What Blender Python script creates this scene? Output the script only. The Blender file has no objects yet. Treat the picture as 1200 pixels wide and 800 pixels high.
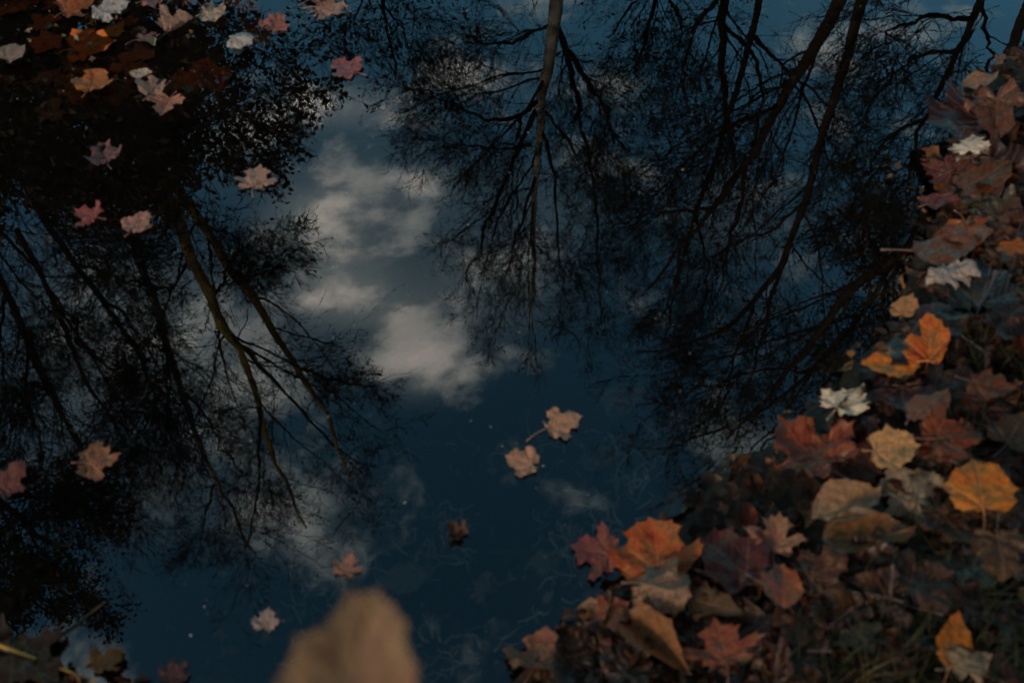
import bpy, math, random
import numpy as np
from mathutils import Vector, Matrix

# ------------------------------------------------------------------ camera, sky, sun, exposure
scene = bpy.context.scene
COL = scene.collection
H = 1.6                      # lens above the water
PITCH = 54.0                 # degrees below the horizon
LENS = 35.0
F = LENS / 36.0 * 1200.0     # focal length in photo pixels

cam = bpy.data.cameras.new("camera")
cam.lens = LENS
cam.sensor_width = 36.0
cam.clip_start = 0.05
cam.clip_end = 1000.0
cam.dof.use_dof = True
cam.dof.focus_distance = 7.0
cam.dof.aperture_fstop = 4.3
cam_ob = bpy.data.objects.new("camera", cam)
cam_ob.location = (0, 0, H)
cam_ob.rotation_euler = (math.radians(90 - PITCH), 0, 0)
COL.objects.link(cam_ob)
scene.camera = cam_ob

SKY_STRENGTH = 0.15
SUN_ELEV, SUN_AZ = 24.0, 222.0
SUN_STRENGTH = 1.5
scene.view_settings.view_transform = 'Standard'
scene.view_settings.look = 'None'
scene.view_settings.exposure = 1.1
scene.view_settings.gamma = 1.0
scene.view_settings.use_curve_mapping = False
scene.cycles.use_denoising = True
scene.cycles.max_bounces = 8
scene.cycles.transparent_max_bounces = 12
scene.cycles.caustics_reflective = False
scene.cycles.caustics_refractive = False
scene.cycles.sample_clamp_indirect = 4.0

RX = math.radians(90 - PITCH)
CR, SR = math.cos(RX), math.sin(RX)


def pix_dir(x, y):
    """view direction of a photo pixel (unit forward depth)"""
    cx, cy = (x - 600.0) / F, (400.0 - y) / F
    return np.array([cx, cy * CR + SR, cy * SR - CR])


def sky_q(x, y):
    d = pix_dir(x, y)
    return d[0] / -d[2], d[1] / -d[2]


world = bpy.data.worlds.new("World")
scene.world = world
world.use_nodes = True


class Nodes:
    """small helper around a node tree"""
    def __init__(self, tree):
        self.t = tree
        self.t.nodes.clear()

    def n(self, kind, **kw):
        nd = self.t.nodes.new(kind)
        for k, v in kw.items():
            setattr(nd, k, v)
        return nd

    def put(self, sock, v):
        if isinstance(v, bpy.types.NodeSocket):
            self.t.links.new(v, sock)
        elif v is not None:
            sock.default_value = v

    def math(self, op, a, b=None, c=None, clamp=False):
        nd = self.n('ShaderNodeMath', operation=op, use_clamp=clamp)
        for i, v in enumerate((a, b, c)):
            if v is not None:
                self.put(nd.inputs[i], v)
        return nd.outputs[0]

    def vmath(self, op, a, b=None, out=0):
        nd = self.n('ShaderNodeVectorMath', operation=op)
        self.put(nd.inputs[0], a)
        if b is not None:
            self.put(nd.inputs[1], b)
        return nd.outputs[out]

    def mix(self, fac, a, b, blend='MIX'):
        nd = self.n('ShaderNodeMix', data_type='RGBA', blend_type=blend)
        self.put(nd.inputs[0], fac)
        self.put(nd.inputs[6], a)
        self.put(nd.inputs[7], b)
        return nd.outputs[2]

    def noise(self, vec, scale, detail=4.0, rough=0.55, dist=0.0, out=0):
        nd = self.n('ShaderNodeTexNoise')
        if vec is not None:
            self.put(nd.inputs['Vector'], vec)
        nd.inputs['Scale'].default_value = scale
        nd.inputs['Detail'].default_value = detail
        nd.inputs['Roughness'].default_value = rough
        nd.inputs['Distortion'].default_value = dist
        return nd.outputs[out]

    def remap(self, v, a, b, c=0.0, d=1.0, smooth=False):
        nd = self.n('ShaderNodeMapRange')
        if smooth:
            nd.interpolation_type = 'SMOOTHSTEP'
        self.put(nd.inputs[0], v)
        for i, q in enumerate((a, b, c, d)):
            nd.inputs[i + 1].default_value = q
        return nd.outputs[0]


def build_world():
    W = Nodes(world.node_tree)
    out = W.n('ShaderNodeOutputWorld')
    bg = W.n('ShaderNodeBackground')
    bg.inputs[1].default_value = SKY_STRENGTH
    W.t.links.new(bg.outputs[0], out.inputs[0])
    sky = W.n('ShaderNodeTexSky', sky_type='NISHITA')
    sky.sun_disc = False
    sky.sun_elevation = math.radians(SUN_ELEV)
    sky.sun_rotation = math.radians(SUN_AZ)
    sky.altitude = 50
    sky.air_density = 1.0
    sky.dust_density = 0.6
    sky.ozone_density = 2.0
    d = W.n('ShaderNodeTexCoord').outputs['Generated']
    sep = W.n('ShaderNodeSeparateXYZ')
    W.put(sep.inputs[0], d)
    z = W.math('MAXIMUM', sep.outputs[2], 0.06)
    qx = W.math('DIVIDE', sep.outputs[0], z)
    qy = W.math('DIVIDE', sep.outputs[1], z)
    comb = W.n('ShaderNodeCombineXYZ')
    W.put(comb.inputs[0], qx)
    W.put(comb.inputs[1], qy)
    q = comb.outputs[0]
    n1 = W.noise(q, 5.5, 9.0, 0.60, 0.2)
    n2 = W.noise(q, 1.6, 3.0, 0.5)
    # cloud banks of the layer overhead: centre and reach in layer coordinates, weight
    total = None
    bright = None
    for (px, py, rx, ry, w, b) in CLOUDS:
        cx, cy = sky_q(px, py)
        ax = abs(sky_q(px + rx, py)[0] - cx)
        ay = abs(sky_q(px, py + ry)[1] - cy)
        u = W.math('DIVIDE', W.math('SUBTRACT', qx, cx), ax)
        v = W.math('DIVIDE', W.math('SUBTRACT', qy, cy), ay)
        r2 = W.math('ADD', W.math('MULTIPLY', u, u), W.math('MULTIPLY', v, v))
        g = W.math('EXPONENT', W.math('MULTIPLY', r2, -1.0))
        gw = W.math('MULTIPLY', g, w)
        total = gw if total is None else W.math('ADD', total, gw)
        if b > 0:
            gb = W.math('MULTIPLY', g, b)
            bright = gb if bright is None else W.math('ADD', bright, gb)
    nn = W.math('MULTIPLY', W.math('SUBTRACT', n1, 0.5), 6.2)
    dens = W.math('ADD', W.math('MULTIPLY', total, 1.0), nn)
    veil = W.remap(total, 0.0, 1.4, 0.0, 0.55, True)
    dens = W.math('MULTIPLY', W.remap(dens, 0.20, 1.45, 0.0, 1.0, True), 1.0)
    hi = W.math('MULTIPLY', W.math('ADD', bright, 0.06), W.remap(n1, 0.40, 0.66, 0.08, 1.0, True))
    hi = W.math('MULTIPLY', hi, dens, clamp=False)
    skyc = W.mix(1.0, sky.outputs[0], SKY_TINT, 'MULTIPLY')
    skyc = W.mix(W.remap(sep.outputs[2], 0.60, 0.93, 0.0, 0.42), skyc, (0.0, 0.03, 0.06, 1))
    c = W.mix(W.math('MAXIMUM', W.math('MULTIPLY', dens, 0.85), veil), skyc, CLOUD_GREY)
    c = W.mix(W.math('MINIMUM', hi, 1.0), c, CLOUD_LIT)
    n4 = W.noise(q, 0.9, 4, 0.6)
    back = W.math('MULTIPLY', W.remap(qy, 0.12, -0.35, 0.0, 1.0, True), W.remap(n4, 0.3, 0.55, 0.35, 1.0, True))  # mask of the added fill cover behind the camera
    c = W.mix(back, c, CLOUD_FILL)
    W.put(bg.inputs[0], c)


# photo pixel of the reflected cloud, reach in pixels, weight, brightness
CLOUDS = [
    (400, 122, 75, 26, 1.0, 1.0),
    (362, 264, 54, 46, 1.05, 1.25),
    (400, 315, 50, 30, 0.7, 0.8),
    (408, 352, 68, 34, 1.1, 1.3),
    (492, 430, 48, 34, 0.9, 0.9),
    (430, 240, 125, 110, 0.60, 0.14),
    (490, 400, 80, 60, 0.5, 0.12),
    (495, 213, 40, 15, 0.8, 0.6),
    (570, 345, 90, 60, 0.55, 0.12),
    (560, 90, 70, 24, 0.65, 0.3),
    (720, 105, 50, 26, 0.7, 0.4),
    (640, 250, 110, 90, 0.45, 0.08),
    (860, 250, 60, 60, 0.6, 0.14),
    (130, 350, 120, 70, 0.9, 0.24),
    (230, 420, 120, 80, 0.85, 0.17),
    (320, 590, 110, 60, 0.65, 0.10),
    (175, 575, 40, 45, 0.8, 0.25),
    (60, 480, 110, 80, 0.5, 0.1),
    (990, 60, 80, 50, 0.5, 0.1),
    (290, 160, 60, 50, 0.6, 0.2),
]
SKY_TINT = (0.54, 1.0, 0.88, 1)
CLOUD_GREY = (3.9, 4.7, 4.6, 1)
CLOUD_LIT = (13.5, 11.6, 10.2, 1)
CLOUD_FILL = (2.6, 2.1, 1.75, 1)  # unseen warm cover added behind the camera to light the leaves
build_world()

sun = bpy.data.lights.new("sun", 'SUN')
sun.energy = SUN_STRENGTH
sun.angle = math.radians(12)
sun.color = (1.0, 0.80, 0.62)
sun_ob = bpy.data.objects.new("sun", sun)
sd = Vector((math.sin(math.radians(SUN_AZ)) * math.cos(math.radians(SUN_ELEV)),
             math.cos(math.radians(SUN_AZ)) * math.cos(math.radians(SUN_ELEV)),
             math.sin(math.radians(SUN_ELEV))))
sun_ob.rotation_euler = sd.to_track_quat('Z', 'Y').to_euler()
sun_ob.location = sd * 40
COL.objects.link(sun_ob)


# ------------------------------------------------------------------ helpers
def mesh_arrays(name, verts, faces, smooth=True):
    """verts (N,3), faces list of arrays (M,k)"""
    me = bpy.data.meshes.new(name)
    verts = np.asarray(verts, np.float32)
    loops = np.concatenate([f.reshape(-1) for f in faces]).astype(np.int32)
    counts = np.concatenate([np.full(len(f), f.shape[1]) for f in faces]).astype(np.int32)
    starts = np.concatenate([[0], np.cumsum(counts)[:-1]]).astype(np.int32)
    me.vertices.add(len(verts))
    me.vertices.foreach_set('co', verts.reshape(-1))
    me.loops.add(len(loops))
    me.loops.foreach_set('vertex_index', loops)
    me.polygons.add(len(counts))
    me.polygons.foreach_set('loop_start', starts)
    me.polygons.foreach_set('loop_total', counts)
    me.update(calc_edges=True)
    if smooth:
        me.shade_smooth()
    else:
        me.shade_flat()
    me.validate()
    return me


def link(name, me, mat=None, parent=None, kind=None):
    o = bpy.data.objects.new(name, me)
    COL.objects.link(o)
    if mat is not None:
        me.materials.append(mat)
    if parent is not None:
        o.parent = parent
    if kind:
        o['kind'] = kind
    return o


def tag(o, label, cat, group=None):
    o['label'] = label
    o['category'] = cat
    if group:
        o['group'] = group


def empty(name, loc):
    o = bpy.data.objects.new(name, None)
    o.location = loc
    o.empty_display_size = 0.1
    COL.objects.link(o)
    return o


def vnoise(x, y, seed=0):
    """cheap smooth value noise on arrays, -1..1"""
    x = np.asarray(x, float)
    y = np.asarray(y, float)
    xi, yi = np.floor(x).astype(np.int64), np.floor(y).astype(np.int64)
    fx, fy = x - xi, y - yi
    fx, fy = fx * fx * (3 - 2 * fx), fy * fy * (3 - 2 * fy)

    def h(a, b):
        v = (a * 374761393 + b * 668265263 + seed * 1442695041) & 0x7fffffff
        v = ((v ^ (v >> 13)) * 1274126177) & 0x7fffffff
        return ((v ^ (v >> 16)) & 0xffff) / 32767.5 - 1.0
    return ((h(xi, yi) * (1 - fx) + h(xi + 1, yi) * fx) * (1 - fy)
            + (h(xi, yi + 1) * (1 - fx) + h(xi + 1, yi + 1) * fx) * fy)


def new_mat(name):
    m = bpy.data.materials.new(name)
    m.use_nodes = True
    return m, Nodes(m.node_tree)


def finish(N, shader, disp=None, vol=None):
    out = N.n('ShaderNodeOutputMaterial')
    if shader is not None:
        N.t.links.new(shader, out.inputs['Surface'])
    if vol is not None:
        N.t.links.new(vol, out.inputs['Volume'])
    return out


def principled(N, color, rough=0.6, spec=0.3, normal=None):
    p = N.n('ShaderNodeBsdfPrincipled')
    N.put(p.inputs['Base Color'], color)
    N.put(p.inputs['Roughness'], rough)
    N.put(p.inputs['Specular IOR Level'], spec)
    if normal is not None:
        N.put(p.inputs['Normal'], normal)
    return p.outputs[0]


def bump(N, h, strength=0.5, dist=0.01):
    b = N.n('ShaderNodeBump')
    b.inputs['Strength'].default_value = strength
    b.inputs['Distance'].default_value = dist
    N.put(b.inputs['Height'], h)
    return b.outputs[0]


# ------------------------------------------------------------------ pond shape
def water_xy(x, y):
    d = pix_dir(x, y)
    t = H / -d[2]
    return d[0] * t, d[1] * t


SHORE_PIX = [(1300, -10), (1190, 70), (1135, 130), (1105, 200), (1095, 290), (1062, 370), (1000, 425),
             (945, 480), (880, 560), (815, 610), (745, 660), (690, 715), (650, 752), (560, 830)]
shore = [water_xy(*p) for p in SHORE_PIX]
shore += [water_xy(420, 850), water_xy(230, 835), water_xy(110, 795), water_xy(30, 765), water_xy(-60, 715)]
shore += [(-1.25, 0.85), (-1.75, 1.4), (-2.0, 2.0), (-2.35, 2.7), (-3.3, 3.4), (-4.0, 4.6), (-2.6, 6.0),
          (0.0, 6.6), (2.0, 6.2), (2.9, 4.6), (2.6, 3.3)]
SHORE = np.array(shore)


def shore_dist(x, y):
    """signed distance to the water's edge, positive on land"""
    x = np.asarray(x, float)
    y = np.asarray(y, float)
    best = np.full(x.shape, 1e9)
    inside = np.zeros(x.shape, bool)
    n = len(SHORE)
    for i in range(n):
        ax, ay = SHORE[i]
        bx, by = SHORE[(i + 1) % n]
        ex, ey = bx - ax, by - ay
        t = np.clip(((x - ax) * ex + (y - ay) * ey) / (ex * ex + ey * ey), 0, 1)
        best = np.minimum(best, np.hypot(x - ax - t * ex, y - ay - t * ey))
        cross = ((ay > y) != (by > y))
        xi = (bx - ax) * (y - ay) / (by - ay if by != ay else 1e-9) + ax
        inside ^= cross & (x < xi)
    return np.where(inside, -best, best)


SHALLOW = [(water_xy(70, 20), 0.75, 0.30), (water_xy(190, 30), 0.5, 0.25), (water_xy(1060, 210), 0.22, 0.2)]


def ground_z(x, y):
    x = np.asarray(x, float)
    y = np.asarray(y, float)
    s = shore_dist(x, y) + 0.035 * vnoise(x * 7, y * 7, 3) + 0.015 * vnoise(x * 19, y * 19, 5)
    land = 0.012 + 0.30 * (1 - np.exp(-np.maximum(s, 0) / 0.75)) + 0.03 * np.maximum(s - 2, 0) ** 0.8
    far = np.clip((s - 3) / 20, 0, 1)
    land = land + far * 0.5 * vnoise(x * 0.11, y * 0.11, 9)
    land = land + np.clip(s * 6, 0, 1) * (0.016 * vnoise(x * 13, y * 13, 1) + 0.008 * vnoise(x * 31, y * 31, 2))
    depth = 0.40 * (1 - np.exp(np.minimum(s, 0) / 0.42))
    for (c, r, up) in SHALLOW:
        g = np.exp(-((x - c[0]) ** 2 + (y - c[1]) ** 2) / r ** 2)
        depth = depth * (1 - 0.86 * g)
    bed = -depth + 0.012 * vnoise(x * 9, y * 9, 6) * np.clip(-s * 4, 0, 1)
    return np.where(s > 0, np.maximum(land, 0.010), np.minimum(bed, 0.010))


def axis(lo, hi, step, far, growth=1.16):
    a = list(np.arange(lo, hi + 1e-6, step))
    d, v = step, a[-1]
    while v < far:
        d *= growth
        v += d
        a.append(v)
    d, v = step, a[0]
    pre = []
    while v > -far:
        d *= growth
        v -= d
        pre.append(v)
    return np.array(pre[::-1] + a)


def grid_mesh(name, xs, ys, zf):
    X, Y = np.meshgrid(xs, ys)
    Z = zf(X, Y)
    V = np.stack([X, Y, Z], -1).reshape(-1, 3)
    nx, ny = len(xs), len(ys)
    i = np.arange(ny - 1)[:, None] * nx + np.arange(nx - 1)[None]
    Q = np.stack([i, i + 1, i + nx + 1, i + nx], -1).reshape(-1, 4)
    return mesh_arrays(name, V, [Q])


def mat_ground():
    m, N = new_mat("wet_soil")
    geo = N.n('ShaderNodeNewGeometry').outputs['Position']
    n1 = N.noise(geo, 9.0, 6, 0.6)
    n2 = N.noise(geo, 55.0, 5, 0.65)
    n3 = N.noise(geo, 2.4, 4, 0.55)
    c = N.mix(N.remap(n1, 0.35, 0.68, 0, 1), (0.008, 0.006, 0.005, 1), (0.030, 0.018, 0.011, 1))
    c = N.mix(N.remap(n2, 0.52, 0.75, 0, 0.8), c, (0.060, 0.036, 0.020, 1))
    c = N.mix(N.remap(n3, 0.5, 0.75, 0, 0.6), c, (0.022, 0.030, 0.014, 1))
    h = N.math('ADD', N.math('MULTIPLY', n2, 0.6), n1)
    sh = principled(N, c, 0.7, 0.10, bump(N, h, 0.8, 0.02))
    finish(N, sh)
    return m


ground_me = grid_mesh("ground", axis(-2.3, 2.0, 0.02, 260), axis(0.1, 3.2, 0.02, 260), ground_z)
ground = link("ground", ground_me, mat_ground(), kind='structure')


def mat_water():
    m, N = new_mat("pond_water")
    geo = N.n('ShaderNodeNewGeometry').outputs['Position']
    w1 = N.noise(geo, 5.5, 2, 0.4)
    w2 = N.noise(geo, 22.0, 2, 0.5)
    hgt = N.math('ADD', N.math('MULTIPLY', w1, 1.0), N.math('MULTIPLY', w2, 0.10))
    nrm = bump(N, hgt, 0.018, 0.01)
    gl = N.n('ShaderNodeBsdfGlossy')
    gl.inputs['Roughness'].default_value = 0.0
    gl.inputs['Color'].default_value = (1, 1, 1, 1)
    N.put(gl.inputs['Normal'], nrm)
    tr = N.n('ShaderNodeBsdfTransparent')
    tr.inputs['Color'].default_value = (0.93, 0.96, 0.97, 1)
    fr = N.n('ShaderNodeFresnel')
    fr.inputs['IOR'].default_value = WATER_IOR
    mx = N.n('ShaderNodeMixShader')
    N.put(mx.inputs[0], fr.outputs[0])
    N.t.links.new(tr.outputs[0], mx.inputs[1])
    N.t.links.new(gl.outputs[0], mx.inputs[2])
    ab = N.n('ShaderNodeVolumeAbsorption')
    ab.inputs['Color'].default_value = (0.20, 0.30, 0.32, 1)
    ab.inputs['Density'].default_value = 2.9
    finish(N, mx.outputs[0], vol=ab.outputs[0])
    return m


WATER_IOR = 1.68


def box_mesh(name, lo, hi):
    x0, y0, z0 = lo
    x1, y1, z1 = hi
    V = [(x0, y0, z0), (x1, y0, z0), (x1, y1, z0), (x0, y1, z0), (x0, y0, z1), (x1, y0, z1), (x1, y1, z1), (x0, y1, z1)]
    Q = np.array([(3, 2, 1, 0), (4, 5, 6, 7), (0, 1, 5, 4), (1, 2, 6, 5), (2, 3, 7, 6), (3, 0, 4, 7)])
    return mesh_arrays(name, V, [Q], smooth=False)


water = link("water", box_mesh("water", (-6, -0.6, -0.9), (5, 8.5, 0.0)), mat_water(), kind='structure')


def hit(x, y, surface='ground', up=0.0):
    """the point of the ground or the water that a photo pixel looks at"""
    d = pix_dir(x, y)
    if surface == 'water':
        t = H / -d[2]
        return np.array([0, 0, H]) + d * t, t
    ts = np.linspace(0.6, 5.0, 900)
    P = np.array([0, 0, H])[None] + d[None] * ts[:, None]
    g = ground_z(P[:, 0], P[:, 1])
    k = int(np.argmax(P[:, 2] < g + up))
    return np.array([P[k, 0], P[k, 1], g[k]]), ts[k]


# ------------------------------------------------------------------ trees (seen in the water's mirror)
def mat_bark(name, a, b, moss=None):
    m, N = new_mat(name)
    tc = N.n('ShaderNodeTexCoord').outputs['Object']
    mp = N.n('ShaderNodeMapping')
    N.put(mp.inputs[0], tc)
    mp.inputs['Scale'].default_value = (1, 1, 0.25)
    n1 = N.noise(mp.outputs[0], 22, 5, 0.65)
    n2 = N.noise(tc, 2.2, 3, 0.5)
    c = N.mix(N.remap(n1, 0.35, 0.65), a + (1,), b + (1,))
    if moss:
        c = N.mix(N.remap(n2, 0.42, 0.62, 0, 0.85), c, moss + (1,))
    finish(N, principled(N, c, 0.85, 0.15, bump(N, n1, 0.7, 0.03)))
    return m


BARK_DARK = mat_bark("dark_bark", (0.010, 0.008, 0.007), (0.035, 0.026, 0.020))
BARK_BROWN = mat_bark("brown_bark", (0.022, 0.016, 0.011), (0.06, 0.042, 0.028))
BARK_MOSS = mat_bark("mossy_bark", (0.11, 0.08, 0.035), (0.26, 0.19, 0.08), (0.38, 0.275, 0.05))
BARK_GREY = mat_bark("grey_bark", (0.11, 0.11, 0.095), (0.28, 0.27, 0.24), (0.10, 0.10, 0.06))
BARK_PALE = mat_bark("pale_bark", (0.28, 0.28, 0.26), (0.58, 0.56, 0.53), (0.03, 0.024, 0.02))


def mat_foliage(name, a, b, c3):
    m, N = new_mat(name)
    oi = N.n('ShaderNodeNewGeometry')
    r = oi.outputs['Random Per Island']
    c = N.mix(r, a + (1,), b + (1,))
    c = N.mix(N.remap(r, 0.80, 0.97), c, c3 + (1,))
    p = principled(N, c, 0.6, 0.2)
    t = N.n('ShaderNodeBsdfTranslucent')
    N.put(t.inputs[0], c)
    mx = N.n('ShaderNodeMixShader')
    mx.inputs[0].default_value = 0.3
    N.t.links.new(p, mx.inputs[1])
    N.t.links.new(t.outputs[0], mx.inputs[2])
    finish(N, mx.outputs[0])
    return m


FOL_DARK = mat_foliage("dark_foliage", (0.018, 0.018, 0.007), (0.06, 0.045, 0.015), (0.15, 0.095, 0.03))
FOL_OLIVE = mat_foliage("olive_foliage", (0.06, 0.05, 0.012), (0.13, 0.10, 0.02), (0.2, 0.13, 0.03))


def tubes_arrays(batches):
    """batches of (P (N,n,3), R (N,n), sides) -> verts, quads"""
    VV, QQ, off = [], [], 0
    for P, R, S in batches:
        N, n, _ = P.shape
        T = np.empty_like(P)
        T[:, 1:-1] = P[:, 2:] - P[:, :-2]
        T[:, 0] = P[:, 1] - P[:, 0]
        T[:, -1] = P[:, -1] - P[:, -2]
        T /= np.linalg.norm(T, axis=-1, keepdims=True) + 1e-9
        ref = np.zeros((N, 1, 3))
        mean = np.abs(T.mean(1))
        ref[np.arange(N), 0, np.argmin(mean, 1)] = 1.0
        U = np.cross(T, ref)
        U /= np.linalg.norm(U, axis=-1, keepdims=True) + 1e-9
        Vv = np.cross(T, U)
        a = np.arange(S) / S * 2 * math.pi
        ring = (U[:, :, None] * np.cos(a)[None, None, :, None] + Vv[:, :, None] * np.sin(a)[None, None, :, None])
        pts = P[:, :, None] + ring * R[:, :, None, None]
        VV.append(pts.reshape(-1, 3))
        base = off + (np.arange(N) * n * S)[:, None, None] + (np.arange(n - 1) * S)[None, :, None]
        s = np.arange(S)[None, None]
        s2 = (np.arange(S)[None, None] + 1) % S
        QQ.append(np.stack([base + s, base + s2, base + S + s2, base + S + s], -1).reshape(-1, 4))
        off += N * n * S
    return np.concatenate(VV), np.concatenate(QQ)


def resample(pts, rad, n):
    pts = np.asarray(pts, float)
    rad = np.asarray(rad, float)
    L = np.concatenate([[0], np.cumsum(np.linalg.norm(np.diff(pts, axis=0), axis=1))])
    t = np.linspace(0, L[-1], n)
    # soft corners
    out = np.stack([np.interp(t, L, pts[:, i]) for i in range(3)], 1)
    sm = out.copy()
    sm[1:-1] = (out[:-2] + 2 * out[1:-1] + out[2:]) / 4
    return sm, np.interp(t, L, rad)


def sprout(rng, P, R, k, t0, t1, ang, ratio, rr, rmin, nseg, wander, up, taper=0.4, lmin=0.0, lmax=99):
    """k children on every parent curve"""
    N, n, _ = P.shape
    L = np.linalg.norm(np.diff(P, axis=1), axis=2).sum(1)
    idx = np.repeat(np.arange(N), k)
    M = len(idx)
    t = rng.uniform(t0, t1, M)
    f = t * (n - 1)
    i = np.minimum(f.astype(int), n - 2)
    w = (f - i)[:, None]
    pos = P[idx, i] * (1 - w) + P[idx, i + 1] * w
    tan = P[idx, i + 1] - P[idx, i]
    tan /= np.linalg.norm(tan, axis=1, keepdims=True) + 1e-9
    v = rng.normal(size=(M, 3))
    v -= (v * tan).sum(1, keepdims=True) * tan
    v /= np.linalg.norm(v, axis=1, keepdims=True) + 1e-9
    a = np.radians(rng.uniform(ang[0], ang[1], M))[:, None]
    d = tan * np.cos(a) + v * np.sin(a)
    length = np.clip(L[idx] * ratio, lmin, lmax) * rng.uniform(0.6, 1.3, M) * (1.2 - 0.5 * t)
    r0 = np.maximum((R[idx, i] * (1 - w[:, 0]) + R[idx, i + 1] * w[:, 0]) * rr, rmin)
    out = np.empty((M, nseg + 1, 3))
    out[:, 0] = pos
    step = (length / nseg)[:, None]
    p = pos.copy()
    for s in range(nseg):
        d = d + rng.normal(size=(M, 3)) * wander + np.array([0, 0, up])
        d /= np.linalg.norm(d, axis=1, keepdims=True) + 1e-9
        p = p + d * step
        out[:, s + 1] = p
    rad = r0[:, None] * np.linspace(1, taper, nseg + 1)[None]
    return out, np.maximum(rad, rmin * 0.7)


def leaf_quads(rng, pts, size, spread):
    M = len(pts)
    c = pts + rng.normal(size=(M, 3)) * spread
    a = rng.normal(size=(M, 3))
    a /= np.linalg.norm(a, axis=1, keepdims=True)
    b = np.cross(a, rng.normal(size=(M, 3)))
    b /= np.linalg.norm(b, axis=1, keepdims=True)
    s = (size * rng.uniform(0.6, 1.35, M))[:, None]
    nrm = np.cross(a, b)
    v = np.stack([c - a * s * 0.5, c - b * s * 0.30 - a * s * .05 + nrm * s * .08, c + a * s * 0.5 - nrm * s * .05,
                  c + b * s * 0.30 - a * s * .05 + nrm * s * .08], 1).reshape(-1, 3)
    q = np.arange(M * 4).reshape(M, 4)
    return v, q


VC = np.array([0, 0, -H])     # the lens mirrored in the water


def mirror_point(x, y, az, D, dd=0.0):
    """the point at ground distance D (along azimuth az) that a photo pixel sees in the water"""
    d = pix_dir(x, y)
    d = np.array([d[0], d[1], -d[2]])
    t = (D + dd) / (d[0] * az[0] + d[1] * az[1])
    return VC + d * t, t * np.linalg.norm(d) / F


def tree(name, label, D, guides, bark, seed, k=(5, 6, 6, 4), ang=(24, 54), ratio=(0.42, 0.42, 0.42, 0.45),
         up=0.035, wander=0.105, tmin=0.0038, leaves=None, t0=0.12, cap=9, ls=1.0, group='trees standing round the pond'):
    """guides: traced limbs ([(px, py), ...], width_start, width_end, depth offset); the first is the trunk"""
    rng = np.random.default_rng(seed)
    p0 = pix_dir(*guides[0][0][0])
    az = np.array([p0[0], p0[1]])
    az /= np.linalg.norm(az)
    GP, GR = [], []
    for gi, (pp, w0, w1, dd) in enumerate(guides):
        pts, rad = [], []
        for i, (x, y) in enumerate(pp):
            f = i / max(1, len(pp) - 1)
            off = dd * f
            q, mpx = mirror_point(x, y, az, D, off)
            pts.append(q)
            rad.append(mpx * (w0 * (1 - f) + w1 * f) / 2)
        gp, gr = resample(pts, rad, 16)
        gp[1:] += rng.normal(size=(15, 3)) * np.linspace(0.01, 0.03, 15)[:, None]
        GP.append(gp)
        GR.append(gr)
    top = GP[0][0]
    lean = GP[0][2] - GP[0][0]
    lean = lean / max(lean[2], 0.2)
    bx, by = top[0] - lean[0] * 0.35 * top[2], top[1] - lean[1] * 0.35 * top[2]
    bz = float(ground_z(bx, by))
    root = empty(name, (bx, by, bz))
    tag(root, label, 'tree', group)
    f = np.linspace(0, 1, 14)[:, None]
    low = np.array([[bx, by, bz - 0.15]]) * (1 - f) + top[None] * f
    low[1:-1, :2] += rng.normal(size=(12, 2)) * 0.02
    r0 = GR[0][0]
    lr = r0 * (1.0 + 0.55 * (1 - f[:, 0]) + 0.6 * np.clip(1 - f[:, 0] * 9, 0, 1))
    stem_p = np.concatenate([low, GP[0][1:]])
    stem_r = np.concatenate([lr, GR[0][1:]])
    off = np.array([bx, by, bz])
    V, Q = tubes_arrays([(stem_p[None], stem_r[None], 10)])
    link('trunk', mesh_arrays('trunk', V - off, [Q]), bark, root)
    batches = []
    LS = D / 10.0 * ls
    if len(GP) > 1:
        batches.append((np.array(GP[1:]), np.array(GR[1:]), 7))
    P, R = np.array(GP), np.array(GR)
    lv = [(P, R)]
    segs = (9, 7, 6, 4)
    sides = (5, 4, 3, 3)
    rrs = (0.30, 0.5, 0.55, 0.6)
    for j, kk in enumerate(k):
        if kk == 0:
            break
        P, R = sprout(rng, P, R, kk, t0 if j == 0 else 0.15, 1.0, ang, ratio[j], rrs[j], tmin, segs[j], wander, up,
                      lmin=(0.95, 0.55, 0.30, 0.16)[j] * LS, lmax=cap * (0.4, 0.25, 0.12, 0.06)[j])
        lv.append((P, R))
        batches.append((P, R, sides[j]))
    V, Q = tubes_arrays(batches)
    crown = link('crown', mesh_arrays('crown', V - off, [Q]), BARK_DARK if bark in (BARK_PALE, BARK_MOSS, BARK_GREY) else bark, root)
    if leaves:
        mat, dens, size, spread = leaves
        pts = np.concatenate([p[:, 1:].reshape(-1, 3) for p, r in lv[-2:]])
        pick = rng.uniform(size=len(pts)) < dens
        lvx, lq = leaf_quads(rng, pts[pick], size, spread)
        link('foliage', mesh_arrays('foliage', lvx - off, [lq], smooth=False), mat, crown)
    return root


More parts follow.
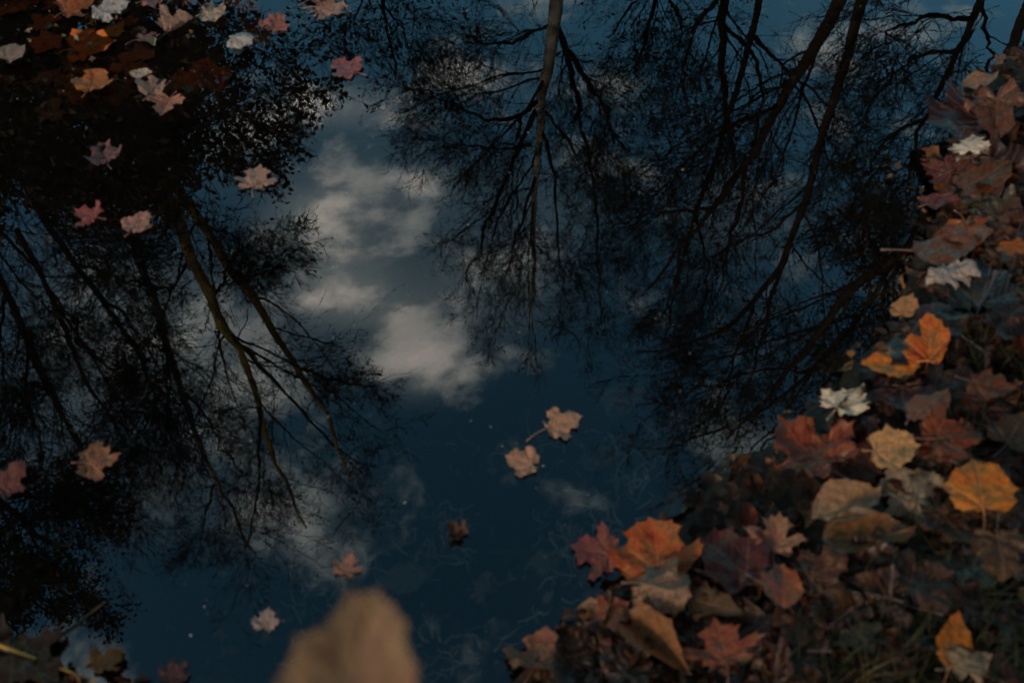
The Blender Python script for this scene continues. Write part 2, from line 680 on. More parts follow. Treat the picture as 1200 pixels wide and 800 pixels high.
def build_trees():
    tree('bare_tree', 'tall bare tree with pale forked stem, mirrored straight down at top centre of the pond', 11.0, [
        ([(655, -30), (651, 20), (645, 60), (638, 100), (632, 150), (629, 210), (626, 270), (624, 330), (622, 385)], 17, 2.5, 0),
        ([(652, 25), (662, 60), (672, 95), (678, 135)], 9, 5, 0.8),
        ([(665, 62), (684, 90), (702, 112), (712, 135), (718, 165)], 7, 3, -0.8),
        ([(645, 28), (625, 38), (600, 50), (570, 52), (535, 40)], 5, 1.5, 0.8),
        ([(630, 118), (610, 136), (585, 143), (560, 135), (525, 118), (475, 100)], 6, 1.5, -1.0),
        ([(622, 170), (590, 174), (550, 170), (520, 172), (485, 186)], 4, 1.2, 1.0),
        ([(627, 130), (612, 165), (595, 205), (580, 240), (560, 290), (545, 330)], 7, 1.5, 0.5),
        ([(632, 150), (646, 185), (650, 230), (655, 290), (662, 350)], 5, 1.5, -0.6),
        ([(678, 135), (690, 180), (697, 230), (700, 290), (704, 380)], 5, 1.5, 0.4),
        ([(640, 130), (665, 165), (690, 195), (720, 215)], 4, 1.2, 1.2),
        ([(629, 205), (612, 250), (600, 300), (590, 360)], 4, 1.2, -0.7),
    ], BARK_PALE, 11, k=(13, 7, 5, 2), ratio=(0.36, 0.45, 0.45, 0.45), cap=7, up=0.03)

    tree('mossy_tree', 'mossy yellow-brown trunk with a low fork, mirrored left of the bright cloud', 8.6, [
        ([(170, 170), (195, 225), (218, 290), (245, 345), (260, 378), (288, 425), (304, 470), (312, 520), (335, 570), (360, 620)], 16, 2.5, 0),
        ([(258, 372), (272, 395), (300, 425), (330, 455), (370, 500), (420, 545)], 7, 1.6, 0.8),
        ([(250, 350), (262, 330), (272, 300), (300, 285)], 5, 2, 0.5),
        ([(304, 470), (305, 530), (300, 590), (290, 640)], 5, 1.5, -0.6),
    ], BARK_MOSS, 21, k=(13, 7, 5, 2), ratio=(0.34, 0.45, 0.45, 0.45), cap=6,
        leaves=(FOL_DARK, 0.012, 0.045, 0.03))
    tree('mossy_tree', 'slimmer mossy trunk leaning beside the forked one, mirrored nearest the bright cloud', 9.2, [
        ([(180, 165), (208, 218), (245, 280), (280, 330), (322, 385), (348, 432), (372, 465), (392, 510), (410, 560)], 14, 2.5, 0),
        ([(348, 432), (380, 440), (410, 450), (450, 455)], 4, 1.5, 0.4),
        ([(280, 330), (298, 318), (318, 305), (335, 298)], 4, 1.3, -0.6),
    ], BARK_MOSS, 22, k=(13, 7, 5, 2), ratio=(0.16, 0.45, 0.45, 0.45), cap=5, ls=0.7,
        leaves=(FOL_OLIVE, 0.035, 0.055, 0.05))
    tree('grey_tree', 'straight grey trunk rising left of the mossy pair, mirrored under the tan floating leaf', 9.5, [
        ([(140, 215), (155, 270), (170, 320), (190, 390), (210, 450), (228, 505), (255, 560), (275, 612), (300, 650)], 12, 2.5, 0),
        ([(215, 460), (235, 475), (258, 520), (290, 560)], 4, 1.3, 0.8),
        ([(190, 390), (200, 430), (195, 490), (205, 560)], 4, 1.3, -0.8),
        ([(255, 560), (240, 600), (235, 650)], 3, 1.2, 0.4),
    ], BARK_GREY, 23, k=(13, 7, 5, 2), ratio=(0.32, 0.45, 0.45, 0.45), cap=6)
    tree('bare_tree', 'thin black bare tree forking twice, mirrored at the middle of the left edge', 9.0, [
        ([(20, 200), (50, 255), (90, 310), (122, 352), (150, 395), (180, 445), (200, 490), (215, 530)], 9, 2, 0),
        ([(122, 352), (150, 370), (180, 420), (210, 470)], 4, 1.3, 0.7),
        ([(90, 310), (130, 320), (165, 345)], 3.5, 1.2, -0.7),
    ], BARK_DARK, 24, k=(17, 8, 5, 2), ratio=(0.34, 0.45, 0.45, 0.45), cap=6)
    tree('bare_tree', 'dark bare tree with close upright limbs, mirrored far down the left edge', 9.8, [
        ([(-50, 240), (0, 330), (35, 410), (62, 465), (95, 520), (120, 570)], 10, 2, 0),
        ([(20, 270), (60, 350), (100, 440), (132, 500), (160, 545)], 7, 1.5, 0.8),
        ([(35, 410), (30, 460), (50, 520), (60, 580)], 4, 1.3, -0.7),
        ([(60, 350), (95, 400), (140, 470), (175, 520)], 4, 1.3, 0.4),
    ], BARK_DARK, 25, k=(17, 8, 5, 2), ratio=(0.34, 0.45, 0.45, 0.45), cap=6)
    tree('bare_tree', 'dark many limbed tree with fans of fine twigs, mirrored filling the left edge', 8.3, [
        ([(-90, 120), (-35, 240), (5, 330), (40, 415), (78, 495), (105, 560)], 10, 2, 0),
        ([(-35, 240), (20, 290), (70, 350), (110, 420)], 5, 1.5, 0.6),
        ([(5, 330), (0, 400), (10, 470)], 4, 1.4, -0.5),
        ([(-60, 180), (0, 210), (50, 250), (95, 300)], 5, 1.5, -0.4),
    ], BARK_DARK, 27, k=(15, 8, 5, 2), ratio=(0.34, 0.45, 0.45, 0.45), cap=6)
    # leafy crown overhanging from the left, high in the sky
    tree('leafy_tree', 'tall leafy dark tree leaning over the pond, mirrored in the lower left corner', 6.6, [
        ([(-160, 330), (-110, 450), (-60, 540), (0, 590), (50, 630), (90, 660)], 14, 3, 0),
        ([(-60, 540), (0, 560), (60, 590), (110, 610)], 6, 2, 0.6),
        ([(-60, 540), (-20, 640), (20, 690), (70, 720)], 6, 2, -0.6),
        ([(0, 590), (20, 640), (60, 680)], 5, 2, 0.3),
    ], BARK_DARK, 26, k=(8, 6, 5, 3), ratio=(0.30, 0.45, 0.45, 0.45), cap=4,
        leaves=(FOL_DARK, 0.4, 0.055, 0.05), t0=0.45)
    # leafy shore trees, upper left
    tree('leafy_tree', 'dense leafy dark tree on the left shore, mirrored black across the top left corner', 6.4, [
        ([(40, -120), (52, -20), (60, 60), (66, 115), (75, 165)], 16, 4, 0),
        ([(48, -60), (0, 0), (-30, 80), (-25, 150)], 7, 2, 0.5),
        ([(50, -40), (110, 10), (150, 80), (170, 150)], 7, 2, -0.5),
        ([(58, 40), (20, 120), (12, 165), (20, 205)], 6, 2, 0.4),
        ([(60, 60), (110, 110), (125, 150), (120, 180)], 6, 2, -0.3),
    ], BARK_DARK, 31, k=(12, 7, 5, 3), ratio=(0.40, 0.45, 0.45, 0.45), cap=4,
        leaves=(FOL_DARK, 0.22, 0.075, 0.06), t0=0.1)
    tree('leafy_tree', 'leafy tree with thinning olive leaves, mirrored between the pale pink leaf and the corner', 7.4, [
        ([(200, -120), (208, -30), (215, 40), (212, 110), (205, 180), (215, 230)], 12, 3, 0),
        ([(208, -30), (250, 20), (290, 60), (310, 85)], 6, 2, 0.4),
        ([(213, 30), (250, 90), (265, 150), (255, 210)], 6, 2, -0.4),
        ([(212, 90), (170, 130), (150, 190), (160, 240)], 6, 2, 0.4),
    ], BARK_DARK, 32, k=(10, 6, 5, 3), ratio=(0.32, 0.45, 0.45, 0.45), cap=3.2,
        leaves=(FOL_DARK, 0.28, 0.06, 0.05), t0=0.1)
    tree('young_tree', 'small slender tree with few leaves, mirrored at the top edge above the magenta leaf', 10.5, [
        ([(440, -90), (446, -20), (450, 30), (458, 60), (466, 95)], 6, 1.5, 0),
        ([(444, -30), (425, 0), (410, 35)], 3, 1.2, 0.3),
        ([(448, 5), (470, 30), (482, 60)], 3, 1.2, -0.3),
    ], BARK_DARK, 33, k=(8, 6, 5, 0), ratio=(0.30, 0.42, 0.42, 0.45), cap=2.4, leaves=(FOL_DARK, 0.22, 0.06, 0.04))

    tree('leafy_tree', 'broad dark leafy tree, mirrored at the very edge of the top left corner', 6.9, [
        ([(-120, -140), (-95, -40), (-70, 40), (-60, 120), (-50, 190)], 14, 4, 0),
        ([(-100, -60), (-50, -30), (-10, 10), (20, 60)], 6, 2, 0.4),
        ([(-85, 0), (-40, 40), (0, 90)], 6, 2, -0.4),
        ([(-105, -90), (-40, -80), (30, -40)], 6, 2, 0.2),
    ], BARK_DARK, 34, k=(12, 7, 5, 3), ratio=(0.40, 0.45, 0.45, 0.45), cap=4,
        leaves=(FOL_DARK, 0.32, 0.075, 0.06), t0=0.1)
    # right half
    tree('bare_tree', 'long straight dark trunk leaning far over, mirrored from the top right towards the middle', 9.5, [
        ([(1022, -40), (1010, 5), (985, 90), (960, 170), (936, 255), (917, 310), (882, 362), (850, 392), (800, 408), (745, 415)], 13, 2, 0),
        ([(920, 300), (908, 335), (892, 400), (878, 450), (860, 520)], 6, 1.5, 0.8),
        ([(882, 362), (860, 420), (850, 470), (820, 520)], 4, 1.2, -0.5),
        ([(940, 240), (900, 270), (850, 290), (800, 330)], 4, 1.3, 0.8),
    ], BARK_BROWN, 41, k=(12, 7, 4, 2), ratio=(0.35, 0.45, 0.45, 0.45), cap=6)
    tree('brown_tree', 'thick brown trunk with spreading lower boughs, mirrored left of the long leaning trunk', 10.4, [
        ([(1000, -40), (983, 5), (950, 62), (915, 122), (872, 200), (835, 245), (795, 290), (760, 340)], 16, 2.5, 0),
        ([(872, 200), (868, 240), (850, 300), (840, 360)], 6, 1.5, 0.6),
        ([(915, 122), (880, 140), (840, 150), (790, 180)], 6, 1.5, -0.8),
        ([(835, 245), (780, 250), (740, 255)], 5, 1.5, 0.5),
        ([(795, 290), (790, 340), (770, 380)], 4, 1.3, 0.5),
    ], BARK_BROWN, 42, k=(12, 7, 4, 2), ratio=(0.39, 0.45, 0.45, 0.45), cap=6, leaves=(FOL_DARK, 0.02, 0.055, 0.05))
    tree('bare_tree', 'black bare tree with a dense mesh of twigs, mirrored in the top right corner', 9.0, [
        ([(1175, -60), (1150, 0), (1122, 62), (1085, 140), (1062, 200), (1035, 260)], 9, 2, 0),
        ([(1122, 62), (1080, 60), (1040, 90), (1010, 140)], 6, 1.5, 0.8),
        ([(1140, 25), (1090, 20), (1050, 30), (1020, 60)], 6, 1.5, -0.7),
        ([(1085, 140), (1050, 150), (1015, 200), (990, 250)], 5, 1.5, 0.6),
        ([(1150, 0), (1160, 60), (1150, 120)], 5, 1.5, -0.5),
    ], BARK_DARK, 43, k=(12, 7, 4, 2), ratio=(0.44, 0.45, 0.45, 0.45), cap=6)
    tree('mossy_tree', 'low mossy tree leaning out from the right bank, mirrored beside the small round leaf', 6.8, [
        ([(1110, 265), (1065, 290), (1030, 312), (1000, 336), (962, 385), (932, 430), (900, 470), (850, 512)], 15, 3, 0),
        ([(1000, 336), (985, 370), (980, 420), (960, 470)], 5, 1.5, 0.4),
        ([(962, 385), (920, 400), (880, 440), (800, 460)], 4, 1.5, 0.6),
        ([(1030, 312), (1020, 280), (1000, 250)], 5, 1.5, -0.4),
        ([(932, 430), (930, 480), (900, 520), (870, 560)], 4, 1.5, -0.4),
    ], BARK_BROWN, 44, k=(10, 6, 4, 2), ratio=(0.30, 0.45, 0.45, 0.45), cap=4, leaves=(FOL_OLIVE, 0.05, 0.045, 0.04))
    tree('leafy_tree', 'bushy olive-leaved tree, mirrored below the mossy bough along the right bank', 7.5, [
        ([(1150, 120), (1110, 210), (1075, 270), (1050, 320), (1020, 370)], 9, 3, 0),
        ([(1110, 210), (1060, 240), (1020, 300)], 5, 2, 0.4),
        ([(1075, 270), (1060, 340), (1030, 400), (1000, 430)], 5, 2, -0.4),
    ], BARK_DARK, 45, k=(10, 7, 5, 3), ratio=(0.34, 0.45, 0.45, 0.45), cap=3, leaves=(FOL_OLIVE, 0.16, 0.05, 0.05))
    tree('leafy_tree', 'dense tree still holding dark brown leaves, mirrored right of the pale forked tree', 12.5, [
        ([(855, -80), (850, -10), (845, 50), (848, 110), (855, 160), (862, 200)], 12, 3, 0),
        ([(850, -10), (815, 30), (800, 80), (805, 130)], 6, 2, 0.6),
        ([(848, 30), (885, 60), (895, 120), (880, 180)], 6, 2, -0.6),
    ], BARK_DARK, 46, k=(10, 6, 4, 2), ratio=(0.34, 0.45, 0.45, 0.45), cap=4, leaves=(FOL_DARK, 0.09, 0.06, 0.06))
    tree('leafy_tree', 'narrow tree with drooping dark foliage at the pond head, mirrored along the top edge', 13.5, [
        ([(790, -80), (775, -20), (760, 30), (745, 90)], 8, 2, 0),
        ([(775, -20), (735, 10), (715, 45)], 4, 1.5, 0.4),
        ([(775, -20), (800, 30), (790, 80)], 4, 1.5, -0.4),
    ], BARK_DARK, 47, k=(10, 6, 4, 2), ratio=(0.32, 0.42, 0.42, 0.45), cap=3, leaves=(FOL_DARK, 0.08, 0.06, 0.05))
    tree('bare_tree', 'fine twigged tree behind the brown trunk, mirrored across the right middle of the water', 12.0, [
        ([(905, -60), (880, 40), (850, 150), (815, 250), (790, 340), (775, 400)], 9, 2, 0),
        ([(850, 150), (800, 190), (760, 240)], 4, 1.3, 0.6),
        ([(815, 250), (830, 320), (820, 390)], 4, 1.3, -0.6),
        ([(880, 40), (930, 90), (960, 150), (980, 220)], 5, 1.4, 0.6),
    ], BARK_DARK, 48, k=(12, 7, 4, 2), ratio=(0.36, 0.45, 0.45, 0.45), cap=5, leaves=(FOL_OLIVE, 0.008, 0.06, 0.05))
    tree('bare_tree', 'spreading bare tree with thin curved boughs, mirrored low on the right towards the bank', 8.2, [
        ([(1160, 130), (1080, 260), (1010, 370), (950, 440), (880, 490), (800, 520), (760, 530)], 7, 1.8, 0),
        ([(1010, 370), (930, 390), (850, 420), (770, 440)], 4, 1.2, 0.5),
        ([(950, 440), (900, 430), (840, 450), (780, 480)], 3, 1.2, -0.5),
        ([(950, 440), (910, 500), (850, 550), (800, 570)], 3, 1.2, 0.3),
    ], BARK_DARK, 49, k=(12, 7, 4, 2), ratio=(0.30, 0.42, 0.45, 0.45), cap=4, t0=0.35)


def shade_tree(name, label, x, y, rx, rz, z0, seed):  # out-of-view evergreen, added only to darken the bank with its shade
    rng = np.random.default_rng(seed)
    bz = float(ground_z(x, y))
    root = empty(name, (x, y, bz))
    tag(root, label, 'tree', 'unseen evergreens added to shade the near bank')
    G, R = [], []
    for i in range(9):
        a = i / 9 * 2 * math.pi + rng.uniform(-.3, .3)
        r = rx * rng.uniform(0.3, 0.75)
        G.append(resample([(0, 0, -0.1), (r * .25 * math.cos(a), r * .25 * math.sin(a), z0), (r * math.cos(a), r * math.sin(a), z0 + rz * rng.uniform(.6, 1))],
                          [0.025, 0.02, 0.008], 12)[0])
        R.append(np.linspace(0.022, 0.008, 12))
    P, Rr = np.array(G), np.array(R)
    V, Q = tubes_arrays([(P, Rr, 6)])
    link('stem', mesh_arrays('stem', V, [Q]), BARK_BROWN, root)
    b, pts = [], []
    for kk, sg in ((8, 6), (7, 5)):
        P, Rr = sprout(rng, P, Rr, kk, 0.4, 1.0, (30, 75), 0.42, 0.5, 0.002, sg, 0.15, 0.0)
        b.append((P, Rr, 3))
        pts.append(P[:, 1:].reshape(-1, 3))
    V, Q = tubes_arrays(b)
    crown = link('twigs', mesh_arrays('twigs', V, [Q]), BARK_BROWN, root)
    pts = np.concatenate(pts)
    pts = pts[pts[:, 2] > z0 * 0.7]
    v, q = leaf_quads(rng, np.repeat(pts, 4, 0), 0.095, 0.07)
    link('foliage', mesh_arrays('foliage', v, [q], smooth=False), FOL_DARK, crown)


build_trees()
shade_tree('added_shade_tree', 'unseen dark evergreen added beside the viewer to shade the right bank', 1.75, -0.25, 1.5, 1.5, 1.9, 61)
shade_tree('added_shade_tree', 'unseen dark evergreen added behind the viewer to shade the bank', 1.0, -1.5, 1.6, 1.9, 1.9, 62)



# ------------------------------------------------------------------ leaves
def mat_leaf(name="leaf", veins=1.0):
    """colour from the object's own colour; alpha is its wet gloss. UV holds leaf coordinates (stalk at 0,0, tip up)"""
    m, N = new_mat(name)
    oi = N.n('ShaderNodeObjectInfo')
    uv = N.n('ShaderNodeUVMap').outputs[0]
    sep = N.n('ShaderNodeSeparateXYZ')
    N.put(sep.inputs[0], uv)
    x, y = sep.outputs[0], sep.outputs[1]
    ux = N.math('ABSOLUTE', x)
    r = N.math('SQRT', N.math('ADD', N.math('MULTIPLY', x, x), N.math('MULTIPLY', y, y)))
    th = N.math('ARCTAN2', ux, y)
    # nearest of three main veins at 0, 50 and 100 degrees
    b1 = N.math('GREATER_THAN', th, math.radians(24))
    b2 = N.math('GREATER_THAN', th, math.radians(76))
    va = N.math('ADD', N.math('MULTIPLY', b1, math.radians(48)), N.math('MULTIPLY', b2, math.radians(54)))
    dt = N.math('SUBTRACT', th, va)
    along = N.math('MULTIPLY', r, N.math('COSINE', dt))
    across = N.math('ABSOLUTE', N.math('MULTIPLY', r, N.math('SINE', dt)))
    main = N.remap(N.math('ADD', across, N.math('MULTIPLY', r, 0.010)), 0.010, 0.034, 1.0, 0.0, True)
    fr = N.math('FRACT', N.math('MULTIPLY', N.math('SUBTRACT', along, N.math('MULTIPLY', across, 0.95)), 8.5))
    side = N.remap(N.math('ABSOLUTE', N.math('SUBTRACT', fr, 0.5)), 0.04, 0.16, 0.55, 0.0, True)
    vein = N.math('MAXIMUM', main, side)
    shift = N.vmath('ADD', uv, N.n('ShaderNodeCombineXYZ').outputs[0])
    loc = N.n('ShaderNodeCombineXYZ')
    rnd = N.math('MULTIPLY', oi.outputs['Random'], 40.0)
    N.put(loc.inputs[0], rnd)
    N.put(loc.inputs[1], rnd)
    vec = N.vmath('ADD', uv, loc.outputs[0])
    n1 = N.noise(vec, 3.0, 5, 0.6)
    n2 = N.noise(vec, 11.0, 4, 0.6)
    n3 = N.noise(vec, 30.0, 3, 0.6)
    base = oi.outputs['Color']
    hue = N.n('ShaderNodeHueSaturation')
    N.put(hue.inputs['Color'], base)
    N.put(hue.inputs['Hue'], N.remap(n1, 0.3, 0.7, 0.478, 0.522))
    N.put(hue.inputs['Value'], N.remap(n2, 0.25, 0.75, 0.5, 1.3))
    c = hue.outputs[0]
    blot = N.remap(n1, 0.50, 0.66, 0.0, 0.65, True)
    c = N.mix(blot, c, (0.06, 0.028, 0.018, 1), 'MIX')
    spots = N.remap(n3, 0.62, 0.70, 0.0, 0.6, True)
    c = N.mix(spots, c, (0.035, 0.02, 0.014, 1))
    vcol = N.mix(0.4, base, (0.40, 0.27, 0.17, 1))
    c = N.mix(N.math('MULTIPLY', vein, 0.26 * veins), c, vcol)
    h = N.math('ADD', N.math('MULTIPLY', vein, -0.6), N.math('MULTIPLY', n2, 1.2))
    nr = bump(N, h, 0.55, 0.004)
    wet = N.remap(n1, 0.40, 0.62, 0.0, 0.30, True)
    rough = N.math('SUBTRACT', N.remap(oi.outputs['Alpha'], 0.0, 1.0, 0.72, 0.34), wet)
    spec = N.remap(oi.outputs['Alpha'], 0.0, 1.0, 0.03, 0.42)
    p = principled(N, c, rough, spec, nr)
    t = N.n('ShaderNodeBsdfTranslucent')
    N.put(t.inputs[0], c)
    mx = N.n('ShaderNodeMixShader')
    mx.inputs[0].default_value = 0.16
    N.t.links.new(p, mx.inputs[1])
    N.t.links.new(t.outputs[0], mx.inputs[2])
    finish(N, mx.outputs[0])
    return m


LEAF = mat_leaf("leaf_blade")


def mat_stalk():
    m, N = new_mat("leaf_stalk")
    oi = N.n('ShaderNodeObjectInfo')
    finish(N, principled(N, oi.outputs['Color'], 0.55, 0.3))
    return m


STALK = mat_stalk()

MAPLE = [(0.0, 0.0), (0.07, -0.075), (0.20, -0.10), (0.30, -0.17), (0.42, -0.20), (0.415, -0.08), (0.50, -0.045),
         (0.455, 0.025), (0.375, 0.09), (0.44, 0.125), (0.60, 0.115), (0.63, 0.20), (0.80, 0.29), (0.695, 0.355),
         (0.71, 0.47), (0.58, 0.445), (0.43, 0.40), (0.27, 0.375), (0.255, 0.50), (0.29, 0.62), (0.41, 0.695),
         (0.265, 0.735), (0.225, 0.84), (0.12, 0.855), (0.0, 1.08)]
STAR = [(0.0, 0.0), (0.10, -0.05), (0.20, -0.16), (0.36, -0.25), (0.34, -0.10), (0.56, -0.10), (0.42, 0.03),
        (0.55, 0.09), (0.68, 0.08), (0.62, 0.19), (0.84, 0.34), (0.62, 0.36), (0.66, 0.50), (0.46, 0.42), (0.32, 0.42),
        (0.30, 0.55), (0.44, 0.72), (0.25, 0.71), (0.22, 0.84), (0.11, 0.83), (0.0, 1.05)]
OVAL = [(0.0, 0.0), (0.10, 0.01), (0.22, 0.08), (0.32, 0.20), (0.38, 0.34), (0.39, 0.48), (0.355, 0.62), (0.28, 0.76),
        (0.17, 0.90), (0.07, 1.0), (0.0, 1.06)]
BROAD = [(0.0, 0.0), (0.12, -0.10), (0.30, -0.12), (0.44, -0.02), (0.52, 0.12), (0.50, 0.22), (0.60, 0.34), (0.56, 0.46),
         (0.46, 0.52), (0.42, 0.64), (0.36, 0.76), (0.22, 0.84), (0.12, 0.92), (0.0, 1.05)]
BLUNT = [(0.0, 0.0), (0.15, -0.05), (0.34, 0.03), (0.48, 0.18), (0.50, 0.34), (0.44, 0.47), (0.46, 0.60), (0.34, 0.70), (0.27, 0.83), (0.13, 0.93),
         (0.0, 1.04)]
OAK = [(0.0, 0.0), (0.08, 0.04), (0.14, 0.12), (0.25, 0.17), (0.24, 0.26), (0.17, 0.31), (0.33, 0.40), (0.36, 0.48),
       (0.22, 0.54), (0.33, 0.64), (0.36, 0.74), (0.22, 0.78), (0.24, 0.90), (0.12, 0.99), (0.0, 1.02)]
SHAPES = {'maple': MAPLE, 'star': STAR, 'oval': OVAL, 'broad': BROAD, 'oak': OAK, 'blunt': BLUNT}


def outline(kind, rng, jitter=0.03):
    h = np.array(SHAPES[kind])
    right = h.copy()
    left = h[::-1][1:-1].copy()
    left[:, 0] *= -1
    o = np.concatenate([right, left])
    o = o + rng.normal(size=o.shape) * jitter
    if kind in ('maple', 'star'):
        c = np.array([0, 0.25])
        r = np.hypot(*(o - c).T)
        env = np.max([np.roll(r, k) for k in range(-4, 5)], axis=0)
        env = (np.roll(env, 1) + env + np.roll(env, -1)) / 3
        u = rng.uniform(0.05, 0.65) if kind == 'maple' else 0.25
        o = c + (o - c) * (1 + u * (env - r) / np.maximum(r, 0.05))[:, None]
        o[0] = (0, -0.02)
    if rng.uniform() < 0.45:
        # a bitten or torn margin
        c = np.array([0, 0.25])
        m_ = len(o)
        for _ in range(rng.integers(1, 3)):
            i0 = rng.integers(3, m_ - 3)
            for q_ in range(rng.integers(1, 4)):
                i_ = (i0 + q_) % m_
                if i_:
                    o[i_] = c + (o[i_] - c) * rng.uniform(0.5, 0.8)
    o = o * np.array([rng.uniform(0.84, 1.12), rng.uniform(0.9, 1.08)])
    n = len(o)
    # two midpoints on every edge, pulled in a little so that the margin scallops between teeth
    res = []
    for i in range(n):
        a, b = o[i], o[(i + 1) % n]
        for f in (0, 1 / 3, 2 / 3):
            p = a * (1 - f) + b * f
            if f:
                c = np.array([0, 0.25])
                p = c + (p - c) * (1 - 0.018 - 0.012 * rng.uniform())
            res.append(p)
    return np.array(res)


def leaf_mesh(seed, kind='maple', cup=0.1, crumple=0.05, fold=0.0, roll=0.0, droop=0.0, rings=9):
    """blade in leaf coordinates scaled so the widest span is about 1; z is the relief"""
    rng = np.random.default_rng(seed)
    o = outline(kind, rng)
    cen = np.array([0.0, 0.18 if kind in ('maple', 'star', 'broad') else 0.4])
    n = len(o)
    f = np.linspace(0, 1, rings + 1)[1:] ** 0.85
    pts = cen[None, None] + (o - cen)[None] * f[:, None, None]
    pts = np.concatenate([cen[None], pts.reshape(-1, 2)])
    x, y = pts[:, 0], pts[:, 1]
    rr = np.hypot(x, y - 0.3)
    z = cup * rr ** 2 * 1.4
    th = np.arctan2(np.abs(x), y + 1e-6)
    # blade puckers between the main veins
    z += 0.035 * np.cos(th / math.radians(50) * 2 * math.pi + math.pi) * np.clip(rr * 1.6, 0, 1)
    z += crumple * (vnoise(x * 2.3 + seed * 3.1, y * 2.3 + 7, seed) + 0.5 * vnoise(x * 5.3 + 3, y * 5.3 + seed, seed + 1)) * np.clip(rr * 1.7, 0.1, 1)
    z += 0.25 * crumple * vnoise(x * 12, y * 12, seed + 2)
    a = seed * 1.7
    z += droop * (y ** 2) * 1.0
    X, Y, Z = x.copy(), y.copy(), z
    if fold:
        z_ = np.abs(x) * math.sin(fold)
        X = x * math.cos(fold)
        Z = Z + z_
    if roll:
        # curl the blade round an axis along the leaf
        R = 1.0 / roll
        ang = X / R
        X = np.sin(ang) * (R - Z)
        Z = R - np.cos(ang) * (R - Z)
    V = np.stack([X, Y, Z], 1)
    T0 = np.stack([np.zeros(n, int), 1 + np.arange(n), 1 + (np.arange(n) + 1) % n], 1)
    base = 1 + (np.arange(rings - 1) * n)[:, None]
    i = np.arange(n)[None]
    j = (np.arange(n)[None] + 1) % n
    Q = np.stack([base + i, base + n + i, base + n + j, base + j], -1).reshape(-1, 4)
    me = mesh_arrays('blade', V, [T0, Q])
    uvl = me.uv_layers.new(name='UVMap')
    li = np.empty(len(me.loops), np.int32)
    me.loops.foreach_get('vertex_index', li)
    uvl.data.foreach_set('uv', pts[li].astype(np.float32).reshape(-1))
    span = float(max(np.ptp(V[:, 0]), 0.3))
    return me, span, V


def stalk_mesh(seed, length=0.6, r=0.018, bend=0.2, lift=0.1):
    rng = np.random.default_rng(seed + 900)
    t = np.linspace(0, 1, 9)
    s = rng.choice([-1, 1])
    P = np.stack([s * bend * t ** 2 * length, -t * length + 0.02, lift * t * length * (1 - t) * 2], 1)
    R = r * (1.0 - 0.45 * np.sin(t * math.pi)) * np.where(t > 0.93, 1.5, 1)
    V, Q = tubes_arrays([(P[None], R[None], 6)])
    return mesh_arrays('stalk', V, [Q])


LEAVES = []


